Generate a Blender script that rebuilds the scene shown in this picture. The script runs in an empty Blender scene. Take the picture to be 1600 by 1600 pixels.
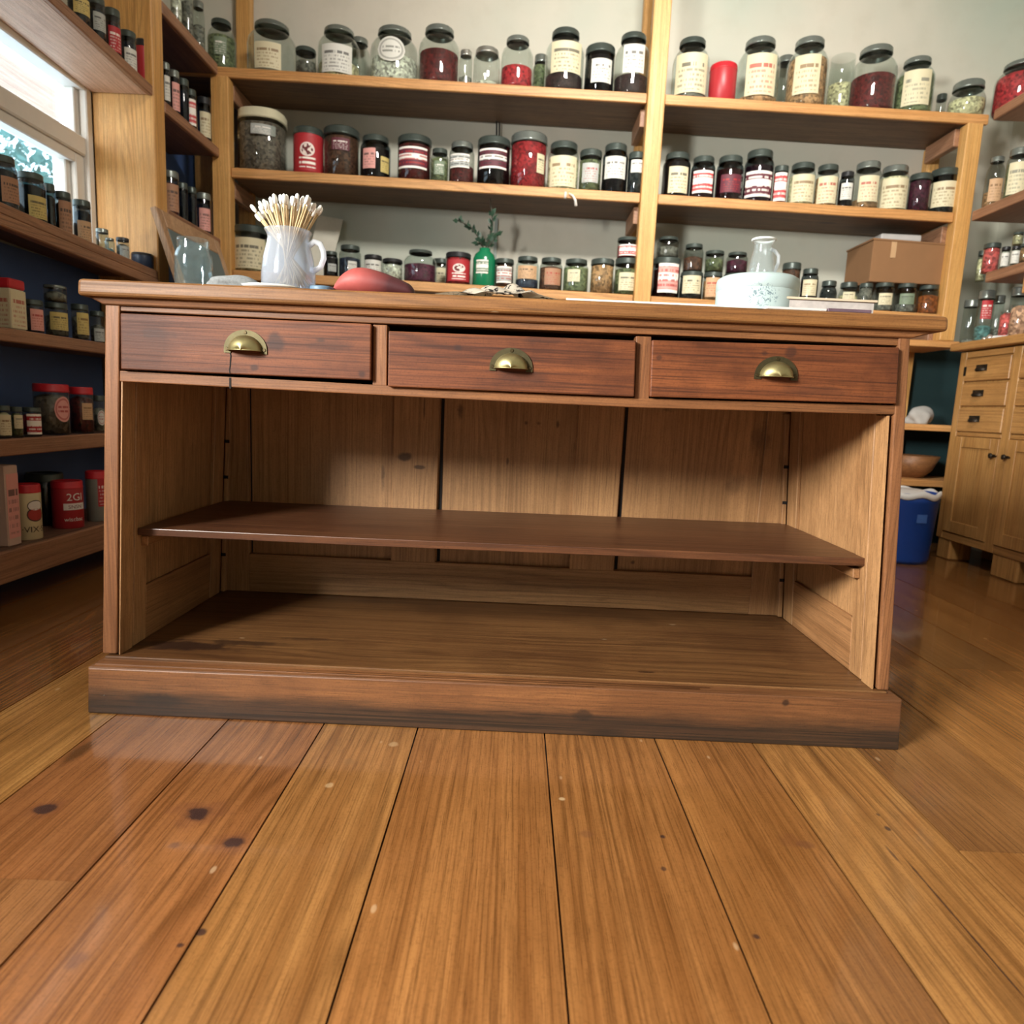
import bpy, bmesh, math, random
from mathutils import Vector, Matrix
random.seed(7)
PI = math.pi
scene = bpy.context.scene
COL = scene.collection

# ------------------------------------------------------------------ camera
FPX, CAMH = 1080.0, 0.61
PITCH, ROLL = math.atan(163.2 / 1080), math.atan(0.046)
RM = Matrix.Rotation(PI / 2 - PITCH, 3, 'X') @ Matrix.Rotation(ROLL, 3, 'Z')
CAM = Vector((0, 0, CAMH))
cd = bpy.data.cameras.new('camera'); cam = bpy.data.objects.new('camera', cd); COL.objects.link(cam)
cam.matrix_world = Matrix.Translation(CAM) @ RM.to_4x4()
cd.sensor_width = 36; cd.lens = FPX / 1600 * 36; cd.clip_start = 0.01
cd.dof.use_dof = True; cd.dof.focus_distance = 1.32; cd.dof.aperture_fstop = 5.0
scene.camera = cam

def ray(x, y): return RM @ Vector((x - 800, 800 - y, -FPX))
def PY(x, y, v): d = ray(x, y); return CAM + d * (v / d.y)
def PX(x, y, v): d = ray(x, y); return CAM + d * (v / d.x)
def PZ(x, y, v): d = ray(x, y); return CAM + d * ((v - CAMH) / d.z)

# ------------------------------------------------------------------ node helpers
def srgb(r, g, b):
    f = lambda c: (c / 255 / 12.92) if c / 255 <= 0.04045 else ((c / 255 + 0.055) / 1.055) ** 2.4
    return (f(r), f(g), f(b), 1)

class NT:
    def __init__(s, name):
        s.m = bpy.data.materials.new(name); s.m.use_nodes = True
        s.t = s.m.node_tree; s.t.nodes.clear()
        s.out = s.n('ShaderNodeOutputMaterial')
    def n(s, typ, **kw):
        nd = s.t.nodes.new(typ)
        for k, v in kw.items(): setattr(nd, k, v)
        return nd
    def set(s, sock, v):
        if isinstance(v, bpy.types.NodeSocket): s.t.links.new(v, sock)
        elif v is not None: sock.default_value = v
    def math(s, op, a, b=None, c=None, clamp=False):
        nd = s.n('ShaderNodeMath', operation=op); nd.use_clamp = clamp
        s.set(nd.inputs[0], a)
        if b is not None: s.set(nd.inputs[1], b)
        if c is not None: s.set(nd.inputs[2], c)
        return nd.outputs[0]
    def vmath(s, op, a, b=None):
        nd = s.n('ShaderNodeVectorMath', operation=op); s.set(nd.inputs[0], a)
        if b is not None: s.set(nd.inputs[1], b)
        return nd.outputs['Value'] if op in ('LENGTH', 'DISTANCE') else nd.outputs[0]
    def mix(s, f, a, b, mode='MIX'):
        nd = s.n('ShaderNodeMix', data_type='RGBA', blend_type=mode)
        s.set(nd.inputs[0], f); s.set(nd.inputs[6], a); s.set(nd.inputs[7], b)
        return nd.outputs[2]
    def noise(s, vec, scale=5, detail=4, rough=0.55, dist=0.0):
        nd = s.n('ShaderNodeTexNoise'); s.set(nd.inputs['Vector'], vec)
        nd.inputs['Scale'].default_value = scale; nd.inputs['Detail'].default_value = detail
        nd.inputs['Roughness'].default_value = rough; nd.inputs['Distortion'].default_value = dist
        return nd.outputs['Fac']
    def rng(s, v, a, b, c=0.0, d=1.0, smooth=False):
        nd = s.n('ShaderNodeMapRange'); nd.clamp = True
        if smooth: nd.interpolation_type = 'SMOOTHSTEP'
        s.set(nd.inputs[0], v)
        for i, q in zip((1, 2, 3, 4), (a, b, c, d)): nd.inputs[i].default_value = q
        return nd.outputs[0]
    def xyz(s, x, y, z):
        nd = s.n('ShaderNodeCombineXYZ')
        for i, q in enumerate((x, y, z)): s.set(nd.inputs[i], q)
        return nd.outputs[0]
    def bsdf(s, color, rough=0.5, metal=0.0, bump=None, bstr=0.1, bdist=0.002, spec=0.5, coat=0.0, coatr=0.1, **kw):
        b = s.n('ShaderNodeBsdfPrincipled')
        s.set(b.inputs['Base Color'], color); s.set(b.inputs['Roughness'], rough)
        b.inputs['Metallic'].default_value = metal
        b.inputs['Specular IOR Level'].default_value = spec
        b.inputs['Coat Weight'].default_value = coat; b.inputs['Coat Roughness'].default_value = coatr
        for k, v in kw.items(): s.set(b.inputs[k], v)
        if bump is not None:
            bn = s.n('ShaderNodeBump'); bn.inputs['Strength'].default_value = bstr
            bn.inputs['Distance'].default_value = bdist
            s.set(bn.inputs['Height'], bump); s.t.links.new(bn.outputs[0], b.inputs['Normal'])
        s.t.links.new(b.outputs[0], s.out.inputs[0])
        return b

MATS = {}
def plain(name, col, rough=0.5, metal=0.0, vary=0.12, scale=30, bstr=0.0, **kw):
    if name in MATS: return MATS[name]
    g = NT(name); tc = g.n('ShaderNodeTexCoord').outputs['Object']
    nz = g.noise(tc, scale, 4)
    c2 = tuple(max(0, c * (1 - vary)) for c in col[:3]) + (1,); c1 = tuple(min(1, c * (1 + vary)) for c in col[:3]) + (1,)
    g.bsdf(g.mix(nz, c2, c1), rough, metal, bump=nz if bstr else None, bstr=bstr, **kw)
    MATS[name] = g.m; return g.m

def wood(name, dark, mid, light, axis='x', rough=0.45, fine=1.0, blotch=0.5, knots=0.5, marks=(), coat=0.0, bstr=0.12, tint=False, spec=0.5, scuff=None, ring=1.0, flecks=0.0):
    """pine grain running along one axis; marks = (centre, radii, colour, strength)"""
    g = NT(name); tc = g.n('ShaderNodeTexCoord').outputs['Object']
    if tint:
        off = g.math('MULTIPLY', g.n('ShaderNodeAttribute', attribute_name='poff').outputs['Fac'], 7.3)
    else:
        off = g.math('MULTIPLY', g.n('ShaderNodeObjectInfo').outputs['Random'], 23.0)
    v = g.vmath('ADD', tc, g.xyz(off, off, off))
    ax = {'x': (1, 0, 0), 'y': (0, 1, 0), 'z': (0, 0, 1)}[axis]
    sc = lambda al, ac: g.vmath('MULTIPLY', v, tuple(al if q else ac for q in ax))
    streak = g.noise(sc(2.4, 260 * fine), 1.0, 5, 0.65, 0.15)
    coarse = g.noise(sc(1.1, 42 * fine), 1.0, 4, 0.55, 0.2)
    pore = g.noise(sc(16, 620 * fine), 1.0, 3, 0.7)
    warp = g.noise(sc(0.9, 6), 1.0, 2, 0.5)
    rv = g.n('ShaderNodeSeparateXYZ'); g.set(rv.inputs[0], sc(0.55, 1.0))
    o = [i for i in range(3) if not ax[i]]
    across = g.math('ADD', rv.outputs[o[0]], rv.outputs[o[1]])
    ph = g.math('ADD', g.math('MULTIPLY', across, 330 * fine), g.math('MULTIPLY', warp, 75))
    rings = g.math('MULTIPLY_ADD', g.math('SINE', g.math('ADD', ph, g.math('MULTIPLY', streak, 2.5))), 0.5, 0.5)
    rings = g.math('MULTIPLY', g.math('POWER', rings, 2.5), g.rng(g.noise(sc(0.7, 5), 1.0, 2), 0.40, 0.62))
    bl = g.noise(sc(2.0, 7.0), 1.0, 3, 0.55)
    f = g.rng(g.math('ADD', g.math('MULTIPLY', coarse, 1.0), g.math('MULTIPLY', bl, blotch)), 0.32 + 0.32 * blotch, 0.68 + 0.66 * blotch)
    c = g.mix(f, dark, light)
    c = g.mix(0.3, c, mid)
    dk = tuple(q * 0.42 for q in dark[:3]) + (1,)
    c = g.mix(g.math('MULTIPLY', rings, 0.42 * ring), c, dk)
    c = g.mix(g.math('MULTIPLY', g.rng(streak, 0.50, 0.68), 0.55 * ring), c, dk)
    c = g.mix(g.math('MULTIPLY', g.rng(streak, 0.46, 0.30), 0.35), c, light)
    c = g.mix(g.math('MULTIPLY', g.rng(pore, 0.54, 0.68), 0.6), c, dk)
    speck = g.noise(g.vmath('MULTIPLY', v, (260, 260, 260)), 1.0, 3, 0.7)
    c = g.mix(g.math('MULTIPLY', g.rng(speck, 0.5, 0.72), 0.3), c, dk)
    cl = g.noise(g.vmath('MULTIPLY', v, (5, 5, 5)), 1.0, 4, 0.6)
    c = g.mix(g.math('MULTIPLY', g.rng(cl, 0.46, 0.62), 0.42 * blotch), c, tuple(q * 0.7 for q in dark[:3]) + (1,))
    if tint:
        at = g.n('ShaderNodeAttribute', attribute_name='tint').outputs['Color']
        c = g.mix(1.0, c, at, 'MULTIPLY')
    if knots:
        vo = g.n('ShaderNodeTexVoronoi'); g.set(vo.inputs['Vector'], sc(2.3, 6.5)); vo.inputs['Scale'].default_value = 1.0
        kd = g.math('ADD', vo.outputs['Distance'], g.math('MULTIPLY', streak, 0.06))
        sel = g.n('ShaderNodeSeparateColor'); g.set(sel.inputs[0], vo.outputs['Color'])
        km = g.math('MULTIPLY', g.rng(kd, 0.155, 0.07, smooth=True), g.math('GREATER_THAN', sel.outputs[0], 1 - 0.55 * knots))
        c = g.mix(g.math('MULTIPLY', km, 0.75), c, tuple(q * 0.35 for q in dark[:3]) + (1,))
    if flecks:
        vf = g.n('ShaderNodeTexVoronoi'); g.set(vf.inputs['Vector'], sc(14, 30)); vf.inputs['Scale'].default_value = 1.0
        sf = g.n('ShaderNodeSeparateColor'); g.set(sf.inputs[0], vf.outputs['Color'])
        fm = g.math('MULTIPLY', g.rng(vf.outputs['Distance'], 0.13, 0.08), g.math('GREATER_THAN', sf.outputs[1], 1 - flecks))
        c = g.mix(g.math('MULTIPLY', fm, 0.3), c, srgb(225, 195, 155))
        fm2 = g.math('MULTIPLY', g.rng(vf.outputs['Distance'], 0.16, 0.08), g.math('LESS_THAN', sf.outputs[1], flecks))
        c = g.mix(g.math('MULTIPLY', fm2, 0.7), c, srgb(55, 35, 25))
    wob = g.noise(g.vmath('MULTIPLY', tc, (28, 28, 28)), 1, 3)
    for (cen, rad, colr, st) in marks:
        q = g.vmath('MULTIPLY', g.vmath('SUBTRACT', tc, cen), tuple(1 / r for r in rad))
        d = g.math('ADD', g.vmath('LENGTH', q), g.math('MULTIPLY', g.math('SUBTRACT', wob, 0.5), 1.7))
        c = g.mix(g.math('MULTIPLY', g.rng(d, 1.15, 0.45, smooth=True), st), c, colr)
    if scuff:
        # grime worn into the lower part of a skirting board, with a ragged upper edge
        sz = g.n('ShaderNodeSeparateXYZ'); g.set(sz.inputs[0], tc)
        wn = g.noise(g.vmath('MULTIPLY', tc, (4, 4, 45)), 1, 6, 0.7)
        e = g.math('ADD', sz.outputs[2], g.math('MULTIPLY', g.math('SUBTRACT', wn, 0.5), 0.06))
        c = g.mix(g.math('MULTIPLY', g.rng(e, scuff[0], scuff[1], smooth=True), g.rng(streak, 0.62, 0.42, 0.66, 0.96)), c, scuff[2])
    rg = g.rng(streak, 0.2, 0.8, rough - 0.07, rough + 0.1)
    h = g.math('ADD', g.math('MULTIPLY', streak, 0.6), g.math('MULTIPLY', rings, -0.25))
    g.bsdf(c, rg, bump=h, bstr=bstr, bdist=0.003, coat=coat, coatr=0.07, spec=spec)
    MATS[name] = g.m; return g.m

def glass(name, tintc, refl=1.0, rough=0.02, haze=0.0, hazec=(0.8, 0.85, 0.9, 1)):
    if name in MATS: return MATS[name]
    g = NT(name)
    tr = g.n('ShaderNodeBsdfTransparent'); tr.inputs[0].default_value = tintc
    gl = g.n('ShaderNodeBsdfGlossy'); gl.inputs['Roughness'].default_value = rough
    gl.inputs[0].default_value = (refl, refl, refl, 1)
    fr = g.n('ShaderNodeFresnel')   # same reflectance on the inner and outer side of the thin wall
    bf = g.n('ShaderNodeNewGeometry').outputs['Backfacing']
    g.set(fr.inputs[0], g.math('MULTIPLY_ADD', bf, 1 / 1.5 - 1.5, 1.5))
    base = tr.outputs[0]
    if haze:
        df = g.n('ShaderNodeBsdfTranslucent'); df.inputs[0].default_value = hazec
        d2 = g.n('ShaderNodeBsdfDiffuse'); d2.inputs[0].default_value = hazec
        ma = g.n('ShaderNodeMixShader'); ma.inputs[0].default_value = 0.5
        g.t.links.new(df.outputs[0], ma.inputs[1]); g.t.links.new(d2.outputs[0], ma.inputs[2])
        mh = g.n('ShaderNodeMixShader'); mh.inputs[0].default_value = haze
        g.t.links.new(base, mh.inputs[1]); g.t.links.new(ma.outputs[0], mh.inputs[2]); base = mh.outputs[0]
    mx = g.n('ShaderNodeMixShader')
    g.t.links.new(fr.outputs[0], mx.inputs[0]); g.t.links.new(base, mx.inputs[1]); g.t.links.new(gl.outputs[0], mx.inputs[2])
    g.t.links.new(mx.outputs[0], g.out.inputs[0])
    MATS[name] = g.m; return g.m

PAPER = dict(cream=srgb(216, 205, 170), white=srgb(216, 213, 203), yellow=srgb(206, 184, 112), red=srgb(176, 38, 44), pink=srgb(226, 160, 150),
             tan=srgb(200, 160, 120), plum=srgb(96, 34, 48), grey=srgb(176, 178, 172), redlight=srgb(205, 70, 72), brown=srgb(170, 125, 95), green=srgb(120, 135, 110))
INK = dict(k=srgb(50, 46, 44), r=srgb(165, 40, 38), b=srgb(120, 85, 50), w=srgb(240, 232, 222), g=srgb(110, 110, 100))
def label_mat(paper, ink, style):
    key = 'label_%s_%s_%s' % (paper, ink, style)
    if key in MATS: return MATS[key]
    g = NT(key); uv = g.n('ShaderNodeTexCoord').outputs['UV']
    s = g.n('ShaderNodeSeparateXYZ'); g.set(s.inputs[0], uv); u, v = s.outputs[0], s.outputs[1]
    rnd = g.math('MULTIPLY', g.n('ShaderNodeObjectInfo').outputs['Random'], 91.0)
    P, I = PAPER[paper], INK[ink]
    inside = g.math('MULTIPLY', g.rng(g.math('ABSOLUTE', g.math('SUBTRACT', u, 0.5)), 0.42, 0.38), g.rng(g.math('ABSOLUTE', g.math('SUBTRACT', v, 0.5)), 0.46, 0.42))
    def rows(n, dens, usc, lo, hi):
        r = g.math('MULTIPLY', v, n); idx = g.math('FLOOR', r); fr = g.math('FRACT', r)
        nz = g.noise(g.xyz(g.math('MULTIPLY', u, usc), g.math('ADD', g.math('MULTIPLY', idx, 5.71), rnd), 0.0), 1.0, 2)
        m = g.math('MULTIPLY', g.math('GREATER_THAN', nz, dens), g.math('MULTIPLY', g.math('GREATER_THAN', fr, 0.28), g.math('LESS_THAN', fr, 0.78)))
        return g.math('MULTIPLY', m, g.math('MULTIPLY', g.math('GREATER_THAN', v, lo), g.math('LESS_THAN', v, hi)))
    small = g.math('MULTIPLY', rows(8, 0.5, 16, 0.06, 0.6), 0.65)
    big = rows(5, 0.44, 9, 0.6, 0.84)
    txt = g.math('MULTIPLY', g.math('MAXIMUM', small, big), inside)
    paperc = g.mix(g.noise(uv, 3, 3), tuple(q * 0.86 for q in P[:3]) + (1,), P)
    if style == 'lines':
        c = g.mix(g.math('MULTIPLY', txt, 0.8), paperc, I)
    elif style == 'bands':
        b1 = g.math('MULTIPLY', g.math('GREATER_THAN', v, 0.42), g.math('LESS_THAN', v, 0.68))
        b2 = g.math('MAXIMUM', g.math('GREATER_THAN', v, 0.9), g.math('LESS_THAN', v, 0.1))
        c = g.mix(g.math('MAXIMUM', b1, b2), paperc, INK['w'])
        c = g.mix(g.math('MULTIPLY', rows(6, 0.46, 10, 0.12, 0.9), 0.75), c, I)
    elif style == 'oval':
        q = g.vmath('LENGTH', g.xyz(g.math('MULTIPLY', g.math('SUBTRACT', u, 0.5), 2.0), g.math('MULTIPLY', g.math('SUBTRACT', v, 0.5), 2.0), 0.0))
        ring = g.math('MULTIPLY', g.math('GREATER_THAN', q, 0.72), g.math('LESS_THAN', q, 0.86))
        c = g.mix(g.math('MULTIPLY', ring, 0.6), paperc, I)
        c = g.mix(g.math('MULTIPLY', g.math('MULTIPLY', rows(6, 0.45, 9, 0.3, 0.7), g.math('LESS_THAN', q, 0.62)), 0.8), c, I)
    elif style == 'emblem':
        q = g.vmath('LENGTH', g.xyz(g.math('MULTIPLY', g.math('SUBTRACT', u, 0.5), 3.4), g.math('MULTIPLY', g.math('SUBTRACT', v, 0.6), 4.2), 0.0))
        bl_ = g.math('GREATER_THAN', g.noise(g.xyz(g.math('MULTIPLY', u, 9), g.math('MULTIPLY', v, 11), rnd), 1.0, 3), 0.5)
        c = g.mix(g.math('MULTIPLY', g.math('LESS_THAN', q, 0.85), 0.85), paperc, I)
        c = g.mix(g.math('MULTIPLY', g.math('LESS_THAN', q, 0.66), bl_), c, tuple(p_ * 0.3 for p_ in P[:3]) + (1,))
        c = g.mix(g.math('MULTIPLY', rows(7, 0.42, 12, 0.08, 0.38), g.rng(g.math('ABSOLUTE', g.math('SUBTRACT', u, 0.5)), 0.3, 0.25)), c, I)
    else:
        c = paperc
    g.bsdf(c, 0.6)
    MATS[key] = g.m; return g.m

def contents_mat(name, col, scale=100, contrast=0.6):
    key = 'contents_' + name
    if key in MATS: return MATS[key]
    g = NT(key); tc = g.n('ShaderNodeTexCoord').outputs['Object']
    vo = g.n('ShaderNodeTexVoronoi'); g.set(vo.inputs['Vector'], tc); vo.inputs['Scale'].default_value = scale
    sp = g.n('ShaderNodeSeparateColor'); g.set(sp.inputs[0], vo.outputs['Color'])
    lo = tuple(c * (1 - contrast) for c in col[:3]) + (1,); hi = tuple(min(1, c * (1 + contrast)) for c in col[:3]) + (1,)
    g.bsdf(g.mix(sp.outputs[0], lo, hi), 0.7, bump=vo.outputs['Distance'], bstr=0.4, bdist=0.003)
    MATS[key] = g.m; return g.m

CONT = dict(maroon=srgb(92, 26, 26), red=srgb(168, 40, 46), dark=srgb(48, 30, 28), white=srgb(216, 210, 190), cream=srgb(214, 200, 158), tan=srgb(172, 130, 90),
            grey=srgb(120, 118, 108), brown=srgb(96, 62, 44), plum=srgb(78, 24, 48), green=srgb(112, 120, 84), orange=srgb(156, 84, 36), black=srgb(34, 34, 36),
            speck=srgb(112, 100, 88), pink=srgb(206, 92, 88), peach=srgb(222, 160, 130), navy=srgb(40, 48, 66), teal=srgb(90, 130, 128))
LIDM = {
    'st': plain('lid_grey_metal', srgb(128, 134, 128), 0.26, 0.6), 'dk': plain('lid_dark_metal', srgb(70, 78, 73), 0.36, 0.4),
    'bk': plain('lid_black_plastic', srgb(34, 34, 36), 0.35), 'rd': plain('lid_red_plastic', srgb(190, 34, 44), 0.4),
    'cr': plain('lid_cream', srgb(205, 198, 168), 0.5), 'si': plain('lid_silver', srgb(196, 196, 190), 0.28, 0.9)}
GLASS = {'c': glass('clear_jar_glass', (0.80, 0.84, 0.82, 1)), 'd': glass('smoky_jar_glass', (0.70, 0.73, 0.71, 1)), 'n': glass('bluish_jar_glass', (0.66, 0.76, 0.82, 1)),
         't': glass('dark_jar_glass', (0.30, 0.34, 0.36, 1))}

# ------------------------------------------------------------------ mesh helpers
class MB:
    def __init__(s): s.bm = bmesh.new(); s.mi = 0
    def faces(s, fs):
        for f in fs: f.material_index = s.mi
    def hexa(s, p, bev=0.0, seg=1):
        """8 points: 0-3 bottom loop, 4-7 top loop"""
        v = [s.bm.verts.new(q) for q in p]
        fs = [s.bm.faces.new([v[i] for i in q]) for q in ((3, 2, 1, 0), (4, 5, 6, 7), (0, 1, 5, 4), (1, 2, 6, 5), (2, 3, 7, 6), (3, 0, 4, 7))]
        s.faces(fs)
        bmesh.ops.recalc_face_normals(s.bm, faces=fs)
        if bev:
            ed = list({e for f in fs for e in f.edges})
            r = bmesh.ops.bevel(s.bm, geom=ed, offset=bev, segments=seg, affect='EDGES', profile=0.5)
            s.faces(r['faces'])
        return s
    def box(s, x0, x1, y0, y1, z0, z1, bev=0.0, seg=1):
        return s.hexa([(x0, y0, z0), (x1, y0, z0), (x1, y1, z0), (x0, y1, z0), (x0, y0, z1), (x1, y0, z1), (x1, y1, z1), (x0, y1, z1)], bev, seg)
    def cols(s, top, bot, depth, bev=0.0):
        """slab whose front is given by matching top / bottom polylines; depth is added along +y"""
        n = len(top); d = Vector((0, depth, 0))
        A = [s.bm.verts.new(p) for p in top]; B = [s.bm.verts.new(p) for p in bot]
        A2 = [s.bm.verts.new(Vector(p) + d) for p in top]; B2 = [s.bm.verts.new(Vector(p) + d) for p in bot]
        fs = []
        for i in range(n - 1):
            fs += [s.bm.faces.new(q) for q in ((A[i], A[i + 1], B[i + 1], B[i]), (A2[i], B2[i], B2[i + 1], A2[i + 1]), (A[i], A2[i], A2[i + 1], A[i + 1]), (B[i], B[i + 1], B2[i + 1], B2[i]))]
        fs += [s.bm.faces.new((A[0], B[0], B2[0], A2[0])), s.bm.faces.new((A[-1], A2[-1], B2[-1], B[-1]))]
        s.faces(fs); bmesh.ops.recalc_face_normals(s.bm, faces=fs)
        if bev:
            ed = [e for e in {e for f in fs for e in f.edges} if e.calc_face_angle(0) > 0.6]
            r = bmesh.ops.bevel(s.bm, geom=ed, offset=bev, segments=2, affect='EDGES', profile=0.5); s.faces(r['faces'])
        return s
    def lathe(s, prof, c, seg=28, sx=1.0, sy=1.0, smooth=True, sq=0.0):
        rings = []
        for r, z in prof:
            if r < 1e-6: rings.append([s.bm.verts.new((c[0], c[1], c[2] + z))])
            else:
                L = []
                for k in range(seg):
                    a = 2 * PI * k / seg; ca, sa = math.cos(a), math.sin(a)
                    f = 1.0
                    if sq: f = 1 + sq * (1 / max(abs(ca), abs(sa)) - 1)
                    L.append(s.bm.verts.new((c[0] + r * f * ca * sx, c[1] + r * f * sa * sy, c[2] + z)))
                rings.append(L)
        for a, b in zip(rings, rings[1:]):
            for k in range(seg):
                k2 = (k + 1) % seg
                if len(a) == 1 and len(b) == 1: continue
                if len(a) == 1: f = s.bm.faces.new((a[0], b[k2], b[k]))
                elif len(b) == 1: f = s.bm.faces.new((a[k], a[k2], b[0]))
                else: f = s.bm.faces.new((a[k], a[k2], b[k2], b[k]))
                f.smooth = smooth; f.material_index = s.mi
        return s
    def tube(s, pts, r, seg=10, cap=True, closed=False):
        pts = [Vector(p) for p in pts]; n = len(pts); rings = []
        rr = r if isinstance(r, (list, tuple)) else [r] * n
        up = None
        for i, p in enumerate(pts):
            t = (pts[min(i + 1, n - 1)] - pts[max(i - 1, 0)]).normalized()
            if up is None:
                up = Vector((0, 0, 1)) if abs(t.z) < 0.9 else Vector((1, 0, 0))
            a = t.cross(up).normalized(); b = a.cross(t).normalized(); up = b
            rings.append([s.bm.verts.new(p + (a * math.cos(2 * PI * k / seg) + b * math.sin(2 * PI * k / seg)) * rr[i]) for k in range(seg)])
        for a, b in zip(rings, rings[1:]):
            for k in range(seg):
                f = s.bm.faces.new((a[k], a[(k + 1) % seg], b[(k + 1) % seg], b[k])); f.smooth = True; f.material_index = s.mi
        if cap:
            for L in (rings[0][::-1], rings[-1]):
                f = s.bm.faces.new(L); f.material_index = s.mi
        return s
    def patch(s, c, r, a0, span, z0, z1, n=14, e=0.0006, round_=False, sx=1.0):
        """curved label on a cylinder, with UVs"""
        uvl = s.bm.loops.layers.uv.verify()
        cols = []
        for i in range(n + 1):
            u = i / n; a = a0 + (u - 0.5) * span
            if round_:
                h = math.sqrt(max(0.0, 1 - (2 * u - 1) ** 2)); zz = ((z0 + z1) / 2 - h * (z1 - z0) / 2, (z0 + z1) / 2 + h * (z1 - z0) / 2)
                vv = (0.5 - h / 2, 0.5 + h / 2)
            else: zz = (z0, z1); vv = (0.0, 1.0)
            cols.append([(s.bm.verts.new((c[0] + (r + e) * math.cos(a), c[1] + (r + e) * math.sin(a), c[2] + z)), (u, q)) for z, q in zip(zz, vv)])
        for A, B in zip(cols, cols[1:]):
            L = [A[0], B[0], B[1], A[1]]
            f = s.bm.faces.new([q[0] for q in L]); f.smooth = True; f.material_index = s.mi
            for lp, q in zip(f.loops, L): lp[uvl].uv = q[1]
        return s
    def transform(s, M): bmesh.ops.transform(s.bm, matrix=M, verts=s.bm.verts); return s

ORG = {}
def obj(name, mb, mat, parent=None, kind=None, label=None):
    me = bpy.data.meshes.new(name)
    if parent is not None: bmesh.ops.translate(mb.bm, vec=-ORG[parent], verts=mb.bm.verts)
    mb.bm.to_mesh(me); mb.bm.free()
    for m in (mat if isinstance(mat, (list, tuple)) else [mat]): me.materials.append(m)
    o = bpy.data.objects.new(name, me); COL.objects.link(o)
    if parent is not None: o.parent = parent; ORG[o] = ORG[parent].copy()
    else: ORG[o] = Vector((0, 0, 0))
    if kind: o['kind'] = kind
    if label: o['label'] = label
    return o
def tag(o, label, cat, group=None):
    o['label'] = label; o['category'] = cat
    if group: o['group'] = group
    return o
def thing(name, label, cat, loc=(0, 0, 0), group=None):
    o = bpy.data.objects.new(name, None); COL.objects.link(o); o.location = loc; o.empty_display_size = 0.05
    ORG[o] = Vector(loc)
    return tag(o, label, cat, group)
def based(name, mb, mat, loc, label, cat, group=None):
    """single-mesh thing with its origin at its base"""
    bmesh.ops.translate(mb.bm, vec=-Vector(loc), verts=mb.bm.verts)
    o = obj(name, mb, mat); o.location = loc; ORG[o] = Vector(loc)
    return tag(o, label, cat, group)

# ------------------------------------------------------------------ wood palette
W_top = wood('counter_top_wood', srgb(102, 63, 31), srgb(136, 90, 48), srgb(162, 114, 66), 'x', 0.48, spec=0.35, blotch=0.6, knots=0.45, flecks=0.05)
W_frame_x = wood('counter_frame_wood_across', srgb(96, 58, 32), srgb(124, 78, 44), srgb(148, 98, 60), 'x', 0.5, spec=0.35, blotch=0.6, knots=0.2)
W_frame_z = wood('counter_frame_wood_upright', srgb(106, 64, 37), srgb(134, 86, 52), srgb(158, 108, 70), 'z', 0.5, spec=0.35, blotch=0.5, knots=0.2)
def cmk(x, y, yp, rx, rz, col, st):
    p = PY(x, y, yp); return ((p.x + 0.02, yp - 1.5, p.z), (rx, 0.03, rz), col, st)
KD = srgb(44, 26, 22)
DM = [cmk(430, 536, 1.26, .018, .018, KD, .7), cmk(398, 575, 1.26, .008, .006, KD, .7), cmk(566, 585, 1.26, .01, .01, KD, .7), cmk(715, 543, 1.26, .011, .009, KD, .7), cmk(240, 520, 1.26, .05, .012, KD, .4), cmk(820, 590, 1.26, .05, .010, KD, .45),
      cmk(850, 530, 1.26, .05, .010, KD, .4), cmk(1236, 550, 1.26, .010, .010, KD, .6), cmk(1195, 552, 1.26, .008, .006, KD, .6), cmk(1030, 559, 1.26, .006, .006, KD, .6), cmk(340, 580, 1.26, .06, .009, KD, .4), cmk(520, 540, 1.26, .05, .012, KD, .35), cmk(1280, 610, 1.26, .06, .01, KD, .35)]
KB = srgb(70, 48, 32)
BM = [cmk(632, 714, 1.75, .022, .012, KB, .85), cmk(655, 730, 1.75, .016, .006, KB, .8), cmk(718, 640, 1.75, .010, .026, KB, .75), cmk(822, 661, 1.75, .006, .007, KB, .8), cmk(842, 662, 1.75, .008, .008, KB, .85), cmk(872, 664, 1.75, .005, .014, KB, .8),
      cmk(663, 640, 1.75, .003, .03, KB, .7), cmk(597, 740, 1.75, .006, .05, KB, .6), cmk(1048, 640, 1.75, .02, .012, KB, .5), cmk(1150, 760, 1.75, .03, .03, KB, .35), cmk(1190, 690, 1.75, .03, .05, KB, .45), cmk(793, 722, 1.75, .004, .012, KB, .7), cmk(990, 880, 1.75, .008, .007, KB, .8)]
W_drawer = wood('drawer_front_wood', srgb(64, 29, 15), srgb(102, 52, 27), srgb(132, 76, 42), 'x', 0.54, ring=1.4, spec=0.3, blotch=1.3, knots=0.3, flecks=0.03, marks=DM)
W_in_z = wood('counter_inside_wood_upright', srgb(142, 100, 62), srgb(174, 128, 84), srgb(198, 150, 102), 'z', 0.5, blotch=0.6, knots=0.2, ring=0.85, marks=BM)
W_in_y = wood('counter_inside_wood_deep', srgb(130, 88, 52), srgb(162, 114, 72), srgb(186, 136, 90), 'y', 0.5, blotch=0.5, knots=0.2)
W_in_x = wood('counter_inside_wood_across', srgb(134, 94, 56), srgb(166, 120, 76), srgb(190, 144, 96), 'x', 0.5, blotch=0.5, knots=0.4)
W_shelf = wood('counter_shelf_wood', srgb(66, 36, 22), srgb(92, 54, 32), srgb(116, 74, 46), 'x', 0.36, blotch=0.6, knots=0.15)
W_pine_x = wood('pine_shelf_wood_across', srgb(184, 124, 66), srgb(206, 148, 86), srgb(224, 172, 112), 'x', 0.5, blotch=0.5, knots=0.5)
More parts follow.
